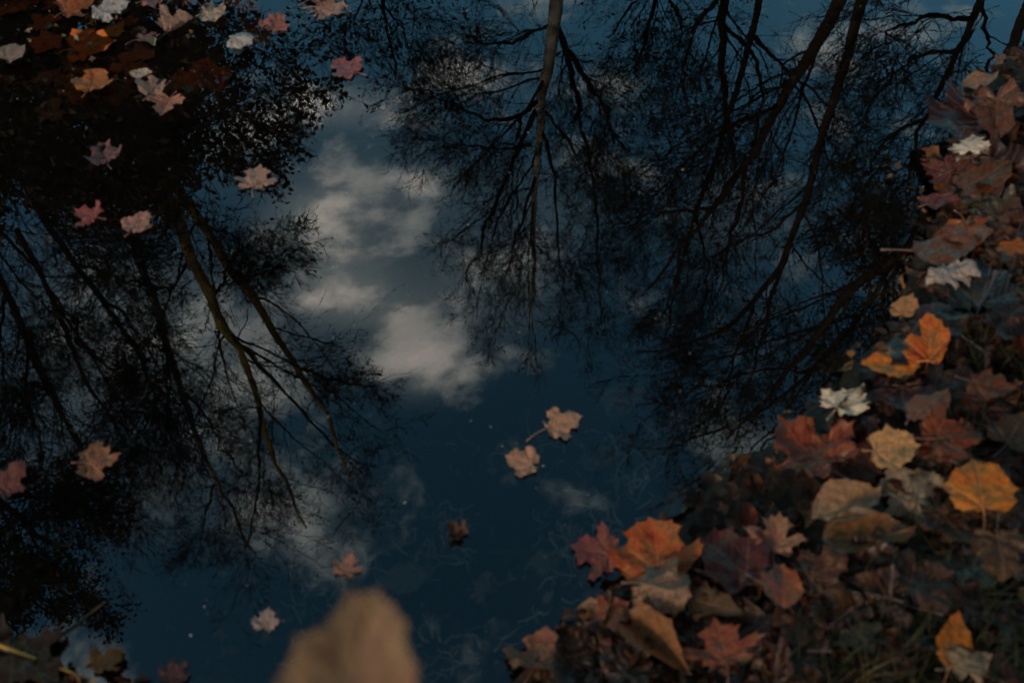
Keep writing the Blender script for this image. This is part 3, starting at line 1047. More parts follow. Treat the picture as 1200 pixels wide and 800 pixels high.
def leaf(label, x, y, w, ang, color, kind='maple', on='water', gloss=0.35, cup=0.10, crumple=0.05, fold=0.0, roll=0.0,
         droop=0.0, tilt=(0, 0), lift=0.0, stalk=0.5, face=1, group=None, seed=None, name=None, squash=1.0, buried=False, lum=1.0):
    """a fallen leaf at photo pixel (x, y), w pixels wide; ang = where its tip points in the photo, clockwise from up.
    on: water (floats), bed (sunk), bank. face -1 shows the underside."""
    seed = seed if seed is not None else len(LEAVES) * 7 + 3
    P, t = hit(x, y, 'water' if on == 'water' else 'ground', 0.0 if on == 'bed' else lift + 0.012 + (0.022 if on == 'bank' and not buried else 0))
    me, span, V = leaf_mesh(seed, kind, cup * 1.3, crumple * 1.5, fold, roll, droop)
    dist = t
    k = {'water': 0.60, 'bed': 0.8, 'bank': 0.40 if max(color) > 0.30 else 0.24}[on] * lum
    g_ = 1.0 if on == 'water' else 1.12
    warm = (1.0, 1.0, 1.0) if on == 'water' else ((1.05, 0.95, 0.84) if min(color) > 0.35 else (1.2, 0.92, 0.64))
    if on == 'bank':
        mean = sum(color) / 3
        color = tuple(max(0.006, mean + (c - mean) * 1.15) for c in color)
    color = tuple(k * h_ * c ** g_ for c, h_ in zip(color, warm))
    flat = 2 * max(p[0] for p in SHAPES[kind])
    size = w / F * dist / max(span, 0.8 * flat)
    # ground direction of the tip
    a = math.radians(ang)
    g = Vector((math.sin(a), math.cos(a) / math.sin(math.radians(PITCH)), 0)).normalized()
    if on == 'water':
        nrm = Vector((0, 0, 1))
    else:
        e = 0.05
        nrm = Vector((float(ground_z(P[0] - e, P[1]) - ground_z(P[0] + e, P[1])),
                      float(ground_z(P[0], P[1] - e) - ground_z(P[0], P[1] + e)), 2 * e)).normalized()
    yv = (g - nrm * g.dot(nrm)).normalized()
    zv = nrm
    xv = yv.cross(zv)
    M = Matrix((xv, yv, zv)).transposed()
    if face < 0:
        M = M @ Matrix.Rotation(math.pi, 3, 'Y')
    M = M @ Matrix.Rotation(math.radians(tilt[0]), 3, 'X') @ Matrix.Rotation(math.radians(tilt[1]), 3, 'Y')
    cen = np.array([0, 0.36 if kind in ('maple', 'star', 'broad') else 0.5, 0])
    W = (np.array(M) @ ((V - cen) * size * np.array([1, squash, 1])).T).T
    zmin = np.percentile(W @ np.array(nrm), 22 if on == 'water' else 8)
    base = P - np.array(nrm) * zmin + np.array(nrm) * (lift + 0.002 + (0.022 if on == 'bank' and not buried else 0))
    origin = base + np.array(M) @ (-cen * size * np.array([1, squash, 1]))
    nm = name or {'maple': 'maple_leaf', 'star': 'maple_leaf', 'oval': 'beech_leaf', 'broad': 'broad_leaf', 'oak': 'oak_leaf'}[kind]
    o = link(nm, me, LEAF)
    o.matrix_world = Matrix.Translation(Vector(origin)) @ M.to_4x4() @ Matrix.Diagonal((size, size * squash, size, 1))
    o.color = tuple(color) + (gloss,)
    grp = group or {'water': 'leaves floating on the pond', 'bed': 'leaves sunk under the water', 'bank': 'fallen leaves on the bank'}[on]
    tag(o, label, 'leaf', grp)
    if stalk:
        s = link('stalk', stalk_mesh(seed, stalk), STALK, o)
        s.color = tuple(min(1, c * 0.8 + 0.03) for c in color) + (1,)
    LEAVES.append(o)
    return o


# pigments
TAN = (0.46, 0.29, 0.20)
PINKTAN = (0.43, 0.25, 0.19)
BEIGE = (0.50, 0.37, 0.27)
PALE = (0.52, 0.46, 0.40)
GREYW = (0.46, 0.43, 0.40)
DUSTY = (0.34, 0.16, 0.14)
RED = (0.26, 0.07, 0.055)
DKRED = (0.15, 0.038, 0.030)
MAROON = (0.10, 0.032, 0.036)
PURPLE = (0.13, 0.06, 0.065)
ORANGE = (0.50, 0.16, 0.025)
RUST = (0.32, 0.095, 0.03)
BROWN = (0.20, 0.095, 0.045)
DKBROWN = (0.10, 0.05, 0.03)
OCHRE = (0.46, 0.24, 0.055)
SALMON = (0.40, 0.17, 0.11)


def build_leaves():
    L = leaf
    # ---- floating, upper left
    L('folded orange leaf floating at the top edge left of the pale grey leaf', 88, 10, 46, 60, RUST, 'maple', tilt=(0, 18), fold=0.35)
    L('pale grey lobed leaf floating at the top edge beside the orange one', 128, 11, 54, 75, GREYW, 'maple', crumple=0.08, cup=0.05, face=-1, stalk=0)
    L('pinkish brown leaf cut by the top edge above the curled pink leaf', 182, 1, 46, 80, DUSTY, 'maple', crumple=0.1)
    L('curled narrow pink leaf floating beside the round beige leaf', 208, 31, 44, 50, PINKTAN, 'maple', fold=0.75, crumple=0.09)
    L('round beige leaf with toothed margin floating near the top edge', 250, 17, 42, 80, BEIGE, 'broad', crumple=0.07, stalk=0.3)
    L('pale grey leaf with a white wet spot under the beige leaf', 281, 48, 42, 85, GREYW, 'maple', fold=0.3, gloss=0.7, face=-1, stalk=0)
    L('dusty red crumpled leaf floating right of the white spotted leaf', 322, 30, 40, 15, (0.33, 0.13, 0.11), 'maple', crumple=0.11, stalk=0)
    L('wide pink leaf lying at the top edge above the small slender tree', 388, 11, 56, 95, PINKTAN, 'maple', crumple=0.06, cup=0.06)
    L('second pink leaf overlapping at the top edge, cut off by the frame', 372, -4, 50, 40, DUSTY, 'maple', crumple=0.08, lift=0.006)
    L('magenta red leaf floating alone below the small slender tree', 405, 80, 50, 300, (0.33, 0.10, 0.10), 'maple', gloss=0.45)
    L('five pointed rust orange leaf floating on the black water', 110, 96, 52, 8, (0.38, 0.13, 0.03), 'maple', stalk=0.5)
    L('pale pink leaf lying half under the two toned one', 182, 103, 46, 20, PINKTAN, 'maple', fold=0.35, crumple=0.09)
    L('two toned pink leaf, one half lit and one half dark', 196, 127, 50, 190, SALMON, 'maple', fold=0.28, lift=0.008)
    L('pale pink beige leaf floating alone on blue sky right of the dark tree', 300, 210, 55, 5, PINKTAN, 'maple', cup=0.06, crumple=0.035)
    L('small red leaf floating left of the tan one', 103, 252, 46, 290, (0.32, 0.075, 0.06), 'maple', gloss=0.4)
    L('tan pink leaf floating over the grey trunk reflection', 162, 262, 42, 25, (0.44, 0.22, 0.16), 'maple', crumple=0.07)
    L('brownish grey leaf floating at the left edge near the top', 16, 63, 38, 45, (0.26, 0.18, 0.14), 'broad', stalk=0)
    L('small dull pink leaf with a long thin stalk under the curled one', 172, 45, 34, 70, (0.25, 0.13, 0.11), 'maple', crumple=0.1, stalk=0.9)
    L('dim purple pink leaf floating in the dark above the red one', 122, 182, 46, 330, (0.17, 0.08, 0.075), 'maple', crumple=0.09, fold=0.3)
    L('short tan leaf scrap floating under the curled pink leaf', 166, 87, 18, 90, BEIGE, 'oval', stalk=0)
    # ---- sunken, upper left shallows
    L('broad orange brown leaf sunk under water above the five pointed leaf', 103, 57, 62, 80, ORANGE, 'broad', 'bed', crumple=0.05, stalk=0.3)
    L('orange leaf sunk at the top edge right of the beige leaf', 285, 6, 58, 100, ORANGE, 'broad', 'bed')
    L('dark orange leaf sunk left of the pale grey leaf', 52, 30, 44, 60, RUST, 'maple', 'bed')
    L('faint rust leaf sunk in the very corner', 18, 12, 46, 120, RUST, 'maple', 'bed')
    L('dull brown pink leaf sunk below the dull pink one', 166, 64, 44, 110, (0.30, 0.13, 0.08), 'maple', 'bed')
    L('rusty leaf sunk between the corner and the brownish grey leaf', 55, 52, 40, 200, RUST, 'broad', 'bed')
    L('small ochre leaf sunk below the pale grey leaf', 134, 38, 26, 30, OCHRE, 'oval', 'bed')
    L('orange leaf sunk at the top edge between two pink leaves', 225, 0, 46, 60, RUST, 'maple', 'bed')
    L('dim brown leaf sunk left of the five pointed leaf', 55, 92, 40, 150, BROWN, 'maple', 'bed')
    L('faint brown leaf sunk below the five pointed leaf', 62, 130, 44, 20, BROWN, 'maple', 'bed')
    L('dark rust leaf sunk right of the five pointed leaf', 146, 80, 42, 250, RUST, 'maple', 'bed')
    # ---- floating, centre and lower left
    L('tan leaf with a bent stalk, upper of the pair in the middle', 657, 497, 50, 72, (0.54, 0.28, 0.17), 'maple', stalk=1.0, cup=0.05)
    L('tan leaf floating just under the stalk of the upper one', 613, 541, 46, 285, (0.54, 0.28, 0.17), 'maple', cup=0.05, stalk=0)
    L('small dark brown curled leaf with pale tips on the blue water', 536, 625, 31, 300, DKBROWN, 'maple', cup=0.9, crumple=0.12, stalk=0)
    L('salmon brown leaf floating above the blurred close leaf', 407, 663, 40, 20, (0.40, 0.18, 0.12), 'maple', stalk=0.3)
    L('beige pink star shaped leaf floating left of the blurred close leaf', 312, 726, 37, 5, (0.46, 0.31, 0.25), 'star', stalk=0)
    L('tan orange leaf floating in the twig reflections near the left edge', 116, 540, 54, 80, (0.28, 0.12, 0.06), 'maple', crumple=0.08)
    L('dark red leaf cut by the left edge', 12, 562, 64, 40, DKRED, 'maple', crumple=0.08)
    L('greenish grey pointed leaf sunk right of the salmon brown one', 466, 660, 40, 255, (0.20, 0.19, 0.12), 'oval', 'water', lift=-0.07, gloss=0.2, group='leaves sunk under the water')
    L('dark red leaf floating at the bottom edge left of centre', 205, 786, 40, 30, MAROON, 'maple', crumple=0.08)
    # ---- bottom left corner
    L('pointed dark orange leaf at the bottom edge in the left corner', 115, 790, 62, 40, (0.34, 0.16, 0.04), 'maple', 'bank', crumple=0.1, tilt=(15, 0), lift=0.01)
    L('large brown leaf lying in the bottom left corner', 25, 785, 110, 110, BROWN, 'maple', 'bank', crumple=0.1)
    # ---- right bank, bottom
    B = 'bank'
    L('pinkish brown leaf with raised tip at the bottom edge by the water', 640, 771, 92, 15, (0.33, 0.19, 0.16), 'maple', B, crumple=0.09, cup=0.25, gloss=0.3)
    L('large rust orange leaf with upright lobes at the edge of the water', 780, 652, 116, 0, (0.38, 0.145, 0.06), 'maple', B, tilt=(14, 6), fold=0.15, lift=0.01, cup=0.12, lum=1.5)
    L('dark red leaf partly under water left of the rust orange one', 698, 648, 78, 280, (0.26, 0.065, 0.05), 'maple', lift=0.004, gloss=0.45, stalk=0)
    L('grey pink leaf with a pale fold below the rust orange one', 790, 698, 96, 110, (0.34, 0.25, 0.21), 'maple', B, fold=0.3, crumple=0.12, lift=0.02, gloss=0.6, tilt=(0, 10), face=-1)
    L('small salmon leaf half sunk left of the grey pink one', 724, 720, 52, 70, SALMON, 'maple', B, lift=0.006, crumple=0.08)
    L('large dusty red leaf with dark veins at the bottom edge', 858, 762, 106, 350, (0.36, 0.14, 0.10), 'maple', B, cup=0.14, lift=0.02)
    L('veined pinkish beige leaf standing beside the purple one', 915, 638, 74, 20, (0.42, 0.27, 0.22), 'maple', B, fold=0.3, lift=0.02, tilt=(20, 0), crumple=0.07, lum=1.2)
    L('big purple leaf half in the water between rust and beige leaves', 856, 662, 112, 320, (0.22, 0.075, 0.085), 'maple', B, lift=0.004, crumple=0.09, gloss=0.35)
    L('thin red leaf edge standing on the purple leaf', 880, 612, 30, 340, RED, 'oval', B, tilt=(40, 30), lift=0.02, roll=1.0)
    L('shiny orange brown curled leaf below the veined beige one', 920, 690, 50, 10, (0.36, 0.13, 0.05), 'oval', B, roll=1.6, lift=0.015, gloss=0.8, stalk=0)
    L('large red orange leaf with a dark fold at the edge of the water', 958, 532, 112, 320, (0.30, 0.105, 0.05), 'maple', B, fold=0.25, crumple=0.12, lift=0.016, gloss=0.55, tilt=(8, 6), lum=1.7)
    L('white star shaped leaf with sharp tips on the bank', 1008, 476, 74, 60, (0.64, 0.53, 0.42), 'star', B, face=-1, lift=0.03, cup=-0.1, crumple=0.05, lum=2.3)
    L('bright orange leaf lying level beside the folded orange one', 1050, 432, 58, 274, (0.58, 0.22, 0.03), 'oval', B, lift=0.025, stalk=0.3, crumple=0.05, lum=2.0)
    L('folded orange tan leaf with an upright tip', 1102, 409, 56, 20, (0.42, 0.17, 0.06), 'broad', B, fold=0.4, lift=0.025, tilt=(25, -10), stalk=0.2, lum=1.5)
    L('small round beige leaf alone above the orange ones', 1075, 358, 36, 45, (0.44, 0.29, 0.18), 'broad', B, lift=0.006, stalk=0.2, lum=1.4)
    L('beige leaf lying flat below the white star', 1057, 526, 68, 95, (0.47, 0.33, 0.21), 'broad', B, lift=0.022, stalk=0.3, lum=1.6)
    L('maroon leaf under the bright orange one', 1068, 468, 80, 190, MAROON, 'maple', B, lift=0.010, gloss=0.5)
    L('dull pink tan leaf right of the maroon one', 1100, 480, 46, 60, (0.32, 0.17, 0.13), 'oval', B, lift=0.022, stalk=0.2)
    L('rust red leaf right of the flat beige one', 1122, 511, 84, 85, (0.27, 0.10, 0.05), 'maple', B, lift=0.016, crumple=0.09, lum=1.6)
    L('ochre yellow leaf with dark centre veins near the right edge', 1160, 571, 84, 10, (0.46, 0.22, 0.06), 'broad', B, lift=0.04, cup=-0.08, stalk=0.8, lum=1.5)
    L('blotched grey white leaf below the flat beige one', 1078, 572, 88, 80, (0.40, 0.37, 0.35), 'maple', B, crumple=0.12, lift=0.012, face=-1, stalk=0)
    L('beige boat shaped curled leaf left of the blotched grey one', 1000, 594, 64, 75, (0.44, 0.33, 0.25), 'oval', B, roll=1.4, lift=0.01, stalk=0)
    L('brown leaf lying in the grass near the right edge', 1166, 450, 52, 110, (0.26, 0.12, 0.065), 'broad', B, lift=0.02)
    L('large drab brown leaf hanging at the lower right edge', 1178, 660, 92, 185, (0.16, 0.115, 0.075), 'maple', B, lift=0.06, tilt=(-20, 10), crumple=0.1)
    L('dark rust leaf under the red orange one', 1010, 545, 70, 120, (0.16, 0.06, 0.025), 'maple', B, lift=0.004)
    L('tan rolled leaf lying like a log below the boat shaped one', 1022, 632, 68, 95, (0.30, 0.19, 0.09), 'oval', B, roll=2.2, lift=0.012, stalk=0)
    L('mauve grey leaf right of the rolled tan one', 1060, 628, 48, 20, (0.26, 0.19, 0.18), 'maple', B, lift=0.014)
    L('dark orange brown leaf below the rolled tan one', 975, 672, 76, 70, (0.20, 0.085, 0.03), 'maple', B, crumple=0.13, lift=0.012, gloss=0.55)
    L('wide dark mauve leaf in the lower right shade', 1092, 690, 98, 75, (0.14, 0.085, 0.08), 'maple', B, crumple=0.12, lift=0.018)
    L('small orange yellow leaf at the lower right in the grass', 1134, 752, 44, 30, (0.48, 0.22, 0.02), 'oval', B, lift=0.03, tilt=(15, 20), lum=0.75)
    L('grey white torn leaf below the small orange yellow one', 1150, 778, 52, 80, (0.34, 0.32, 0.28), 'broad', B, lift=0.025, crumple=0.12, face=-1)
    L('dark tan crumpled leaf above the bottom edge', 940, 742, 64, 200, (0.19, 0.10, 0.06), 'maple', B, crumple=0.14, lift=0.01)
    L('folded tan leaf between the grey pink and dusty red ones', 770, 752, 66, 130, (0.33, 0.19, 0.12), 'oval', B, fold=0.9, lift=0.01, stalk=0)
    L('dark grey leaf at the bottom edge left of the dusty red one', 742, 782, 76, 20, (0.14, 0.11, 0.10), 'maple', B, crumple=0.12, lift=0.008, gloss=0.6)
    L('olive tan leaf tip under the purple leaf', 840, 708, 54, 110, (0.26, 0.20, 0.13), 'oval', B, lift=0.014)
    L('greenish grey leaf in the moss near the bottom edge', 1018, 752, 60, 150, (0.12, 0.15, 0.10), 'maple', B, lift=0.012, lum=0.7)
    L('tawny leaf under the ochre yellow one', 1120, 615, 80, 160, (0.15, 0.085, 0.045), 'maple', B, lift=0.008, crumple=0.1)
    L('dark brown leaf between the blotched grey and red orange ones', 1005, 565, 66, 220, DKBROWN, 'maple', B, lift=0.005, crumple=0.1)
    L('dark maroon leaf under the brown one in the grass', 1125, 450, 76, 90, (0.07, 0.025, 0.025), 'maple', B, lift=0.008)
    L('dull brown leaf at the right edge beside the ochre one', 1196, 505, 60, 45, (0.12, 0.08, 0.05), 'broad', B, lift=0.02)
    L('brown curled leaf right of the shiny orange brown one', 1035, 695, 56, 300, (0.16, 0.09, 0.055), 'oval', B, roll=1.2, lift=0.012)
    L('reddish leaf scrap below the shiny orange brown one', 948, 722, 40, 60, (0.24, 0.08, 0.04), 'oval', B, lift=0.012)
    # ---- right bank, top
    L('white leaf with a dark vein star on the upper right bank', 1152, 166, 50, 30, (0.60, 0.58, 0.54), 'star', B, face=-1, lift=0.02, stalk=0, lum=1.7)
    L('curled brown pink leaf at the upper right edge', 1182, 128, 74, 200, (0.28, 0.15, 0.12), 'maple', B, crumple=0.14, fold=0.4, lift=0.035)
    L('pale tan scrap above the curled brown pink leaf', 1160, 93, 34, 85, (0.40, 0.28, 0.22), 'oval', B, lift=0.02)
    L('dark pink leaf at the edge of the water left of the white one', 1108, 196, 56, 300, (0.27, 0.085, 0.075), 'maple', B, lift=0.006, gloss=0.7)
    L('crimson leaf just under the dark pink one', 1108, 234, 50, 210, (0.30, 0.05, 0.03), 'maple', B, lift=0.004, gloss=0.7)
    L('large orange brown leaf in the wet below the white one', 1152, 212, 92, 80, (0.30, 0.125, 0.03), 'broad', B, lift=0.006, gloss=0.6, lum=0.7)
    L('orange brown leaf standing in the wet near the right edge', 1146, 270, 66, 180, (0.34, 0.12, 0.018), 'broad', B, lift=0.008, gloss=0.6)
    L('amber leaf lying at the water below the crimson one', 1112, 290, 60, 100, (0.30, 0.12, 0.02), 'oval', B, lift=0.003, gloss=0.7)
    L('orange leaf cut by the right edge', 1200, 290, 44, 180, (0.46, 0.19, 0.05), 'maple', B, lift=0.03)
    L('torn whitish leaf with holes under the amber ones', 1122, 322, 48, 85, (0.50, 0.44, 0.42), 'oak', B, lift=0.012, face=-1, crumple=0.12, stalk=0, lum=1.3)
    L('big dark wet leaf shining blue near the right edge', 1162, 338, 92, 30, (0.02, 0.025, 0.035), 'broad', B, lift=0.012, gloss=1.0, crumple=0.015, cup=0.02)
    L('dark purple leaf under the folded orange tan one', 1104, 375, 60, 10, (0.07, 0.035, 0.05), 'broad', B, lift=0.006, gloss=0.7)
    # ---- sunk along the foot of the right bank
    L('grey brown leaf sunk at the foot of the bank left of the red orange one', 860, 545, 60, 250, (0.22, 0.17, 0.13), 'maple', 'bed')
    L('pale brown leaf sunk left of the purple leaf', 800, 588, 50, 200, (0.24, 0.19, 0.15), 'broad', 'bed')
    L('brown leaf sunk beside the round beige one', 1040, 345, 50, 200, (0.22, 0.13, 0.05), 'broad', 'bed')
    L('dark ochre leaf sunk left of the bright orange one', 985, 430, 50, 140, (0.20, 0.12, 0.04), 'maple', 'bed')
    L('faint tan leaf sunk in the deep water under the pair of tan leaves', 705, 540, 56, 30, (0.34, 0.28, 0.22), 'maple', 'bed')
    L('faint pale leaf sunk right of the pair of tan leaves', 730, 470, 60, 200, (0.40, 0.36, 0.32), 'broad', 'bed')
    L('faint grey leaf sunk below the dark curled leaf', 570, 690, 50, 100, (0.34, 0.34, 0.28), 'maple', 'bed')
    L('faint green grey leaf sunk in front of the bank leaves', 640, 660, 48, 60, (0.28, 0.32, 0.24), 'oval', 'bed')


def build_buried():
    rng = np.random.default_rng(404)
    kinds = [
        ('dark brown wet leaf buried among others in the bank litter', DKBROWN, 0.62),
        ('rust brown wet leaf overlapped by others in the bank litter', (0.24, 0.085, 0.03), 0.8),
        ('dark maroon wet leaf overlapped by others in the bank litter', (0.12, 0.035, 0.03), 0.8),
        ('drab tan wet leaf half covered in the bank litter', (0.24, 0.14, 0.08), 0.7),
    ]
    n = 0
    while n < 120:
        x, y = rng.uniform(590, 1215), rng.uniform(90, 815)
        P, t = hit(x, y)
        s = float(shore_dist(P[0], P[1]))
        if s < 0.03 or s > 0.9:
            continue
        lab, col, kk = kinds[rng.choice(4, p=[0.34, 0.30, 0.20, 0.16])]
        kd = ['maple', 'broad', 'oval', 'oak'][rng.choice(4, p=[0.66, 0.16, 0.12, 0.06])]
        col = tuple(c * kk * rng.uniform(0.45, 0.95) for c in col)
        leaf(lab, x, y, rng.uniform(62, 100) if kd != 'oval' else rng.uniform(34, 54), rng.uniform(0, 360), col, kd, 'bank', gloss=rng.uniform(0.3, 0.8),
             crumple=rng.uniform(0.06, 0.15), fold=rng.choice([0, 0, 0.25, 0.5]), cup=rng.uniform(-0.1, 0.2),
             tilt=(rng.normal() * 10, rng.normal() * 10), lift=rng.uniform(0.0, 0.008), stalk=rng.choice([0, 0.4]), buried=True,
             face=rng.choice([1, 1, -1]), group='wet leaves in the bank litter')
        n += 1

    for i in range(26):
        leaf('dim rust or brown leaf sunk in the dark shallows at the upper left', rng.uniform(-10, 330), rng.uniform(-5, 115), rng.uniform(36, 58),
             rng.uniform(0, 360), tuple(c * rng.uniform(0.5, 1.0) for c in (RUST, BROWN, ORANGE)[rng.choice(3, p=[.45, .4, .15])]),
             ['maple', 'broad'][rng.choice(2)], 'bed', gloss=0.2, crumple=rng.uniform(0.03, 0.08), lift=-0.004, stalk=0,
             face=rng.choice([1, -1]), group='leaves sunk in the upper left shallows')


build_leaves()
build_buried()


# ------------------------------------------------------------------ the blurred leaf close to the lens, on a sapling of the near bank
def close_sapling():
    d = pix_dir(398, 835)
    P = np.array([0, 0, H]) + d * 0.40
    me, span, V = leaf_mesh(501, 'blunt', 0.12, 0.06, 0.12, 0, 0)
    size = 0.064
    bx, by = -0.16, 0.13
    bz = float(ground_z(bx, by))
    root = empty('maple_sapling', (bx, by, bz))
    tag(root, 'tan leaf on a thin sapling stem close to the lens, blurred at the bottom edge', 'sapling')
    tip = Vector(P)
    path = np.array([(bx, by, bz - 0.03), (bx - 0.01, by + 0.01, bz + 0.35), (bx + 0.005, by + 0.04, bz + 0.62), (tip.x - 0.02, tip.y - 0.10, tip.z - 0.10),
                     (tip.x - 0.003, tip.y - 0.012, tip.z - 0.006)])
    gp, gr = resample(path, [0.006, 0.005, 0.004, 0.0025, 0.0013], 20)
    V2, Q2 = tubes_arrays([(gp[None], gr[None], 8)])
    link('stem', mesh_arrays('stem', V2 - np.array([bx, by, bz]), [Q2]), BARK_BROWN, root)
    o = link('leaf', me, LEAF)
    o.parent = root
    fwd = Vector((0.20, 0.90, 0.12)).normalized()
    nz = Vector((0, -0.25, 1.0))
    nz = (nz - fwd * nz.dot(fwd)).normalized()
    xv = fwd.cross(nz)
    M = Matrix((xv, fwd, nz)).transposed()
    loc = Vector(gp[-1]) - Vector((bx, by, bz))
    o.matrix_local = Matrix.Translation(loc) @ M.to_4x4() @ Matrix.Diagonal((size, size, size, 1))
    o.color = (0.19, 0.115, 0.065, 0.05)


close_sapling()


# ------------------------------------------------------------------ litter, grass, debris (nobody could count them)
def mat_litter():
    m, N = new_mat("leaf_litter")
    r = N.n('ShaderNodeNewGeometry').outputs['Random Per Island']
    cr = N.n('ShaderNodeValToRGB')
    N.put(cr.inputs[0], r)
    e = cr.color_ramp.elements
    e[0].position, e[0].color = 0.0, (0.012, 0.008, 0.007, 1)
    e[1].position, e[1].color = 1.0, (0.15, 0.10, 0.07, 1)
    for p, c in ((0.4, (0.022, 0.012, 0.009, 1)), (0.65, (0.05, 0.024, 0.014, 1)), (0.82, (0.095, 0.038, 0.016, 1)), (0.93, (0.11, 0.06, 0.03, 1))):
        k = e.new(p)
        k.color = c
    tc = N.n('ShaderNodeTexCoord').outputs['Object']
    n1 = N.noise(tc, 90, 4, 0.6)
    c = N.mix(N.remap(n1, 0.35, 0.7, 0, 0.6), cr.outputs[0], (0.012, 0.009, 0.008, 1))
    finish(N, principled(N, c, 0.6, 0.10, bump(N, n1, 0.6, 0.004)))
    return m


def shards(rng, C, Nrm, size, sides=7, curl=0.35):
    """ragged curled leaf scraps"""
    M = len(C)
    a = np.cross(Nrm, rng.normal(size=(M, 3)))
    a /= np.linalg.norm(a, axis=1, keepdims=True)
    b = np.cross(Nrm, a)
    ang = np.linspace(0, 2 * math.pi, sides, endpoint=False)[None] + rng.uniform(-.25, .25, (M, sides))
    rad = rng.uniform(0.35, 1.0, (M, sides)) * size[:, None]
    z = rng.uniform(-0.2, 1.0, (M, sides)) * curl * size[:, None]
    ring = (C[:, None] + a[:, None] * (np.cos(ang) * rad)[..., None] + b[:, None] * (np.sin(ang) * rad * 0.7)[..., None]
            + Nrm[:, None] * z[..., None])
    V = np.concatenate([C[:, None], ring], 1).reshape(-1, 3)
    base = (np.arange(M) * (sides + 1))[:, None]
    i = np.arange(sides)[None]
    T = np.stack([np.broadcast_to(base, (M, sides)), base + 1 + i, base + 1 + (i + 1) % sides], -1).reshape(-1, 3)
    return V, T


def bank_points(rng, n, lo, hi, smin, smax):
    x = rng.uniform(lo[0], hi[0], n * 8)
    y = rng.uniform(lo[1], hi[1], n * 8)
    s = shore_dist(x, y)
    k = (s > smin) & (s < smax)
    x, y = x[k][:n], y[k][:n]
    return np.stack([x, y, ground_z(x, y)], 1)


def build_litter():
    rng = np.random.default_rng(77)
    C = bank_points(rng, 5200, (-1.3, 0.15), (2.3, 3.0), -0.06, 1.2)
    C[:, 2] += rng.uniform(0.0, 0.012, len(C))
    Nn = rng.normal(size=C.shape) * 0.42
    Nn[:, 2] = 1
    Nn /= np.linalg.norm(Nn, axis=1, keepdims=True)
    V, T = shards(rng, C, Nn, rng.uniform(0.008, 0.036, len(C)), 9, 0.45)
    o = link('leaf_litter', mesh_arrays('leaf_litter', V, [T]), mat_litter(), kind='stuff')
    o['label'] = 'dark wet scraps of rotting leaves covering the bank'
    # rotting scraps and weed on the bed
    x = rng.uniform(-2.0, 1.4, 6000)
    y = rng.uniform(0.5, 2.9, 6000)
    s = shore_dist(x, y)
    k = s < -0.02
    x, y = x[k][:2600], y[k][:2600]
    C = np.stack([x, y, ground_z(x, y) + rng.uniform(0.002, 0.03, len(x))], 1)
    Nn = rng.normal(size=C.shape) * 0.5
    Nn[:, 2] = 1
    Nn /= np.linalg.norm(Nn, axis=1, keepdims=True)
    V, T = shards(rng, C, Nn, rng.uniform(0.003, 0.02, len(C)), 9, 0.7)
    m, N = new_mat("sunk_debris")
    r = N.n('ShaderNodeNewGeometry').outputs['Random Per Island']
    cr = N.n('ShaderNodeValToRGB')
    N.put(cr.inputs[0], r)
    e = cr.color_ramp.elements
    e[0].color = (0.02, 0.014, 0.01, 1)
    e[1].color = (0.22, 0.18, 0.13, 1)
    for p, c in ((0.4, (0.05, 0.035, 0.022, 1)), (0.7, (0.10, 0.06, 0.028, 1)), (0.88, (0.12, 0.12, 0.08, 1))):
        q = e.new(p)
        q.color = c
    finish(N, principled(N, cr.outputs[0], 0.8, 0.1))
    o = link('pond_debris', mesh_arrays('pond_debris', V, [T]), m, kind='stuff')
    o['label'] = 'faint rotting scraps lying on the bed under the water'
    # pale strands of dead weed on the bed
    x, y = np.array([water_xy(px, py) for px, py in zip(rng.uniform(330, 830, 900), rng.uniform(430, 800, 900))]).T
    k = (shore_dist(x, y) < -0.05) & (vnoise(x * 6, y * 6, 44) > -0.15)
    x, y = x[k], y[k]
    st = np.stack([x, y, ground_z(x, y) + 0.01], 1)[:, None]
    M = len(x)
    a = rng.uniform(0, 2 * math.pi, M)
    dd = np.stack([np.cos(a), np.sin(a), rng.uniform(-0.1, 0.8, M)], 1)
    P = [st[:, 0]]
    for _ in range(6):
        dd = dd + rng.normal(size=(M, 3)) * 0.45
        dd /= np.linalg.norm(dd, axis=1, keepdims=True)
        P.append(P[-1] + dd * rng.uniform(0.003, 0.014, (M, 1)))
    P = np.stack(P, 1)
    P[:, :, 2] = np.minimum(P[:, :, 2], -0.02)
    V, Q = tubes_arrays([(P, np.broadcast_to(np.linspace(0.0022, 0.0008, 7), (M, 7)), 4)])
    m, N = new_mat("dead_weed")
    r = N.n('ShaderNodeNewGeometry').outputs['Random Per Island']
    finish(N, principled(N, N.mix(r, (0.10, 0.11, 0.08, 1), (0.55, 0.52, 0.42, 1)), 0.8, 0.1))
    o = link('waterweed', mesh_arrays('waterweed', V, [Q]), m, kind='stuff')
    o['label'] = 'pale strands of dead weed on the bed under the deep water'
    # dust and seed flecks on the surface
    x = rng.uniform(-2.2, 1.6, 2200)
    y = rng.uniform(0.5, 3.0, 2200)
    k = shore_dist(x, y) < -0.02
    C = np.stack([x[k], y[k], np.full(k.sum(), 0.0012)], 1)[:650]
    Nn = rng.normal(size=C.shape) * 0.05
    Nn[:, 2] = 1
    V, T = shards(rng, C, Nn, rng.uniform(0.0004, 0.0022, len(C)) * rng.choice([1, 1, 1, 1.6], len(C)), 6, 0.3)
    m, N = new_mat("surface_dust")
    finish(N, principled(N, (0.30, 0.27, 0.23, 1), 0.6, 0.3))
    o = link('surface_dust', mesh_arrays('surface_dust', V, [T]), m, kind='stuff')
    o['label'] = 'tiny pale specks of dust and seed floating on the water'


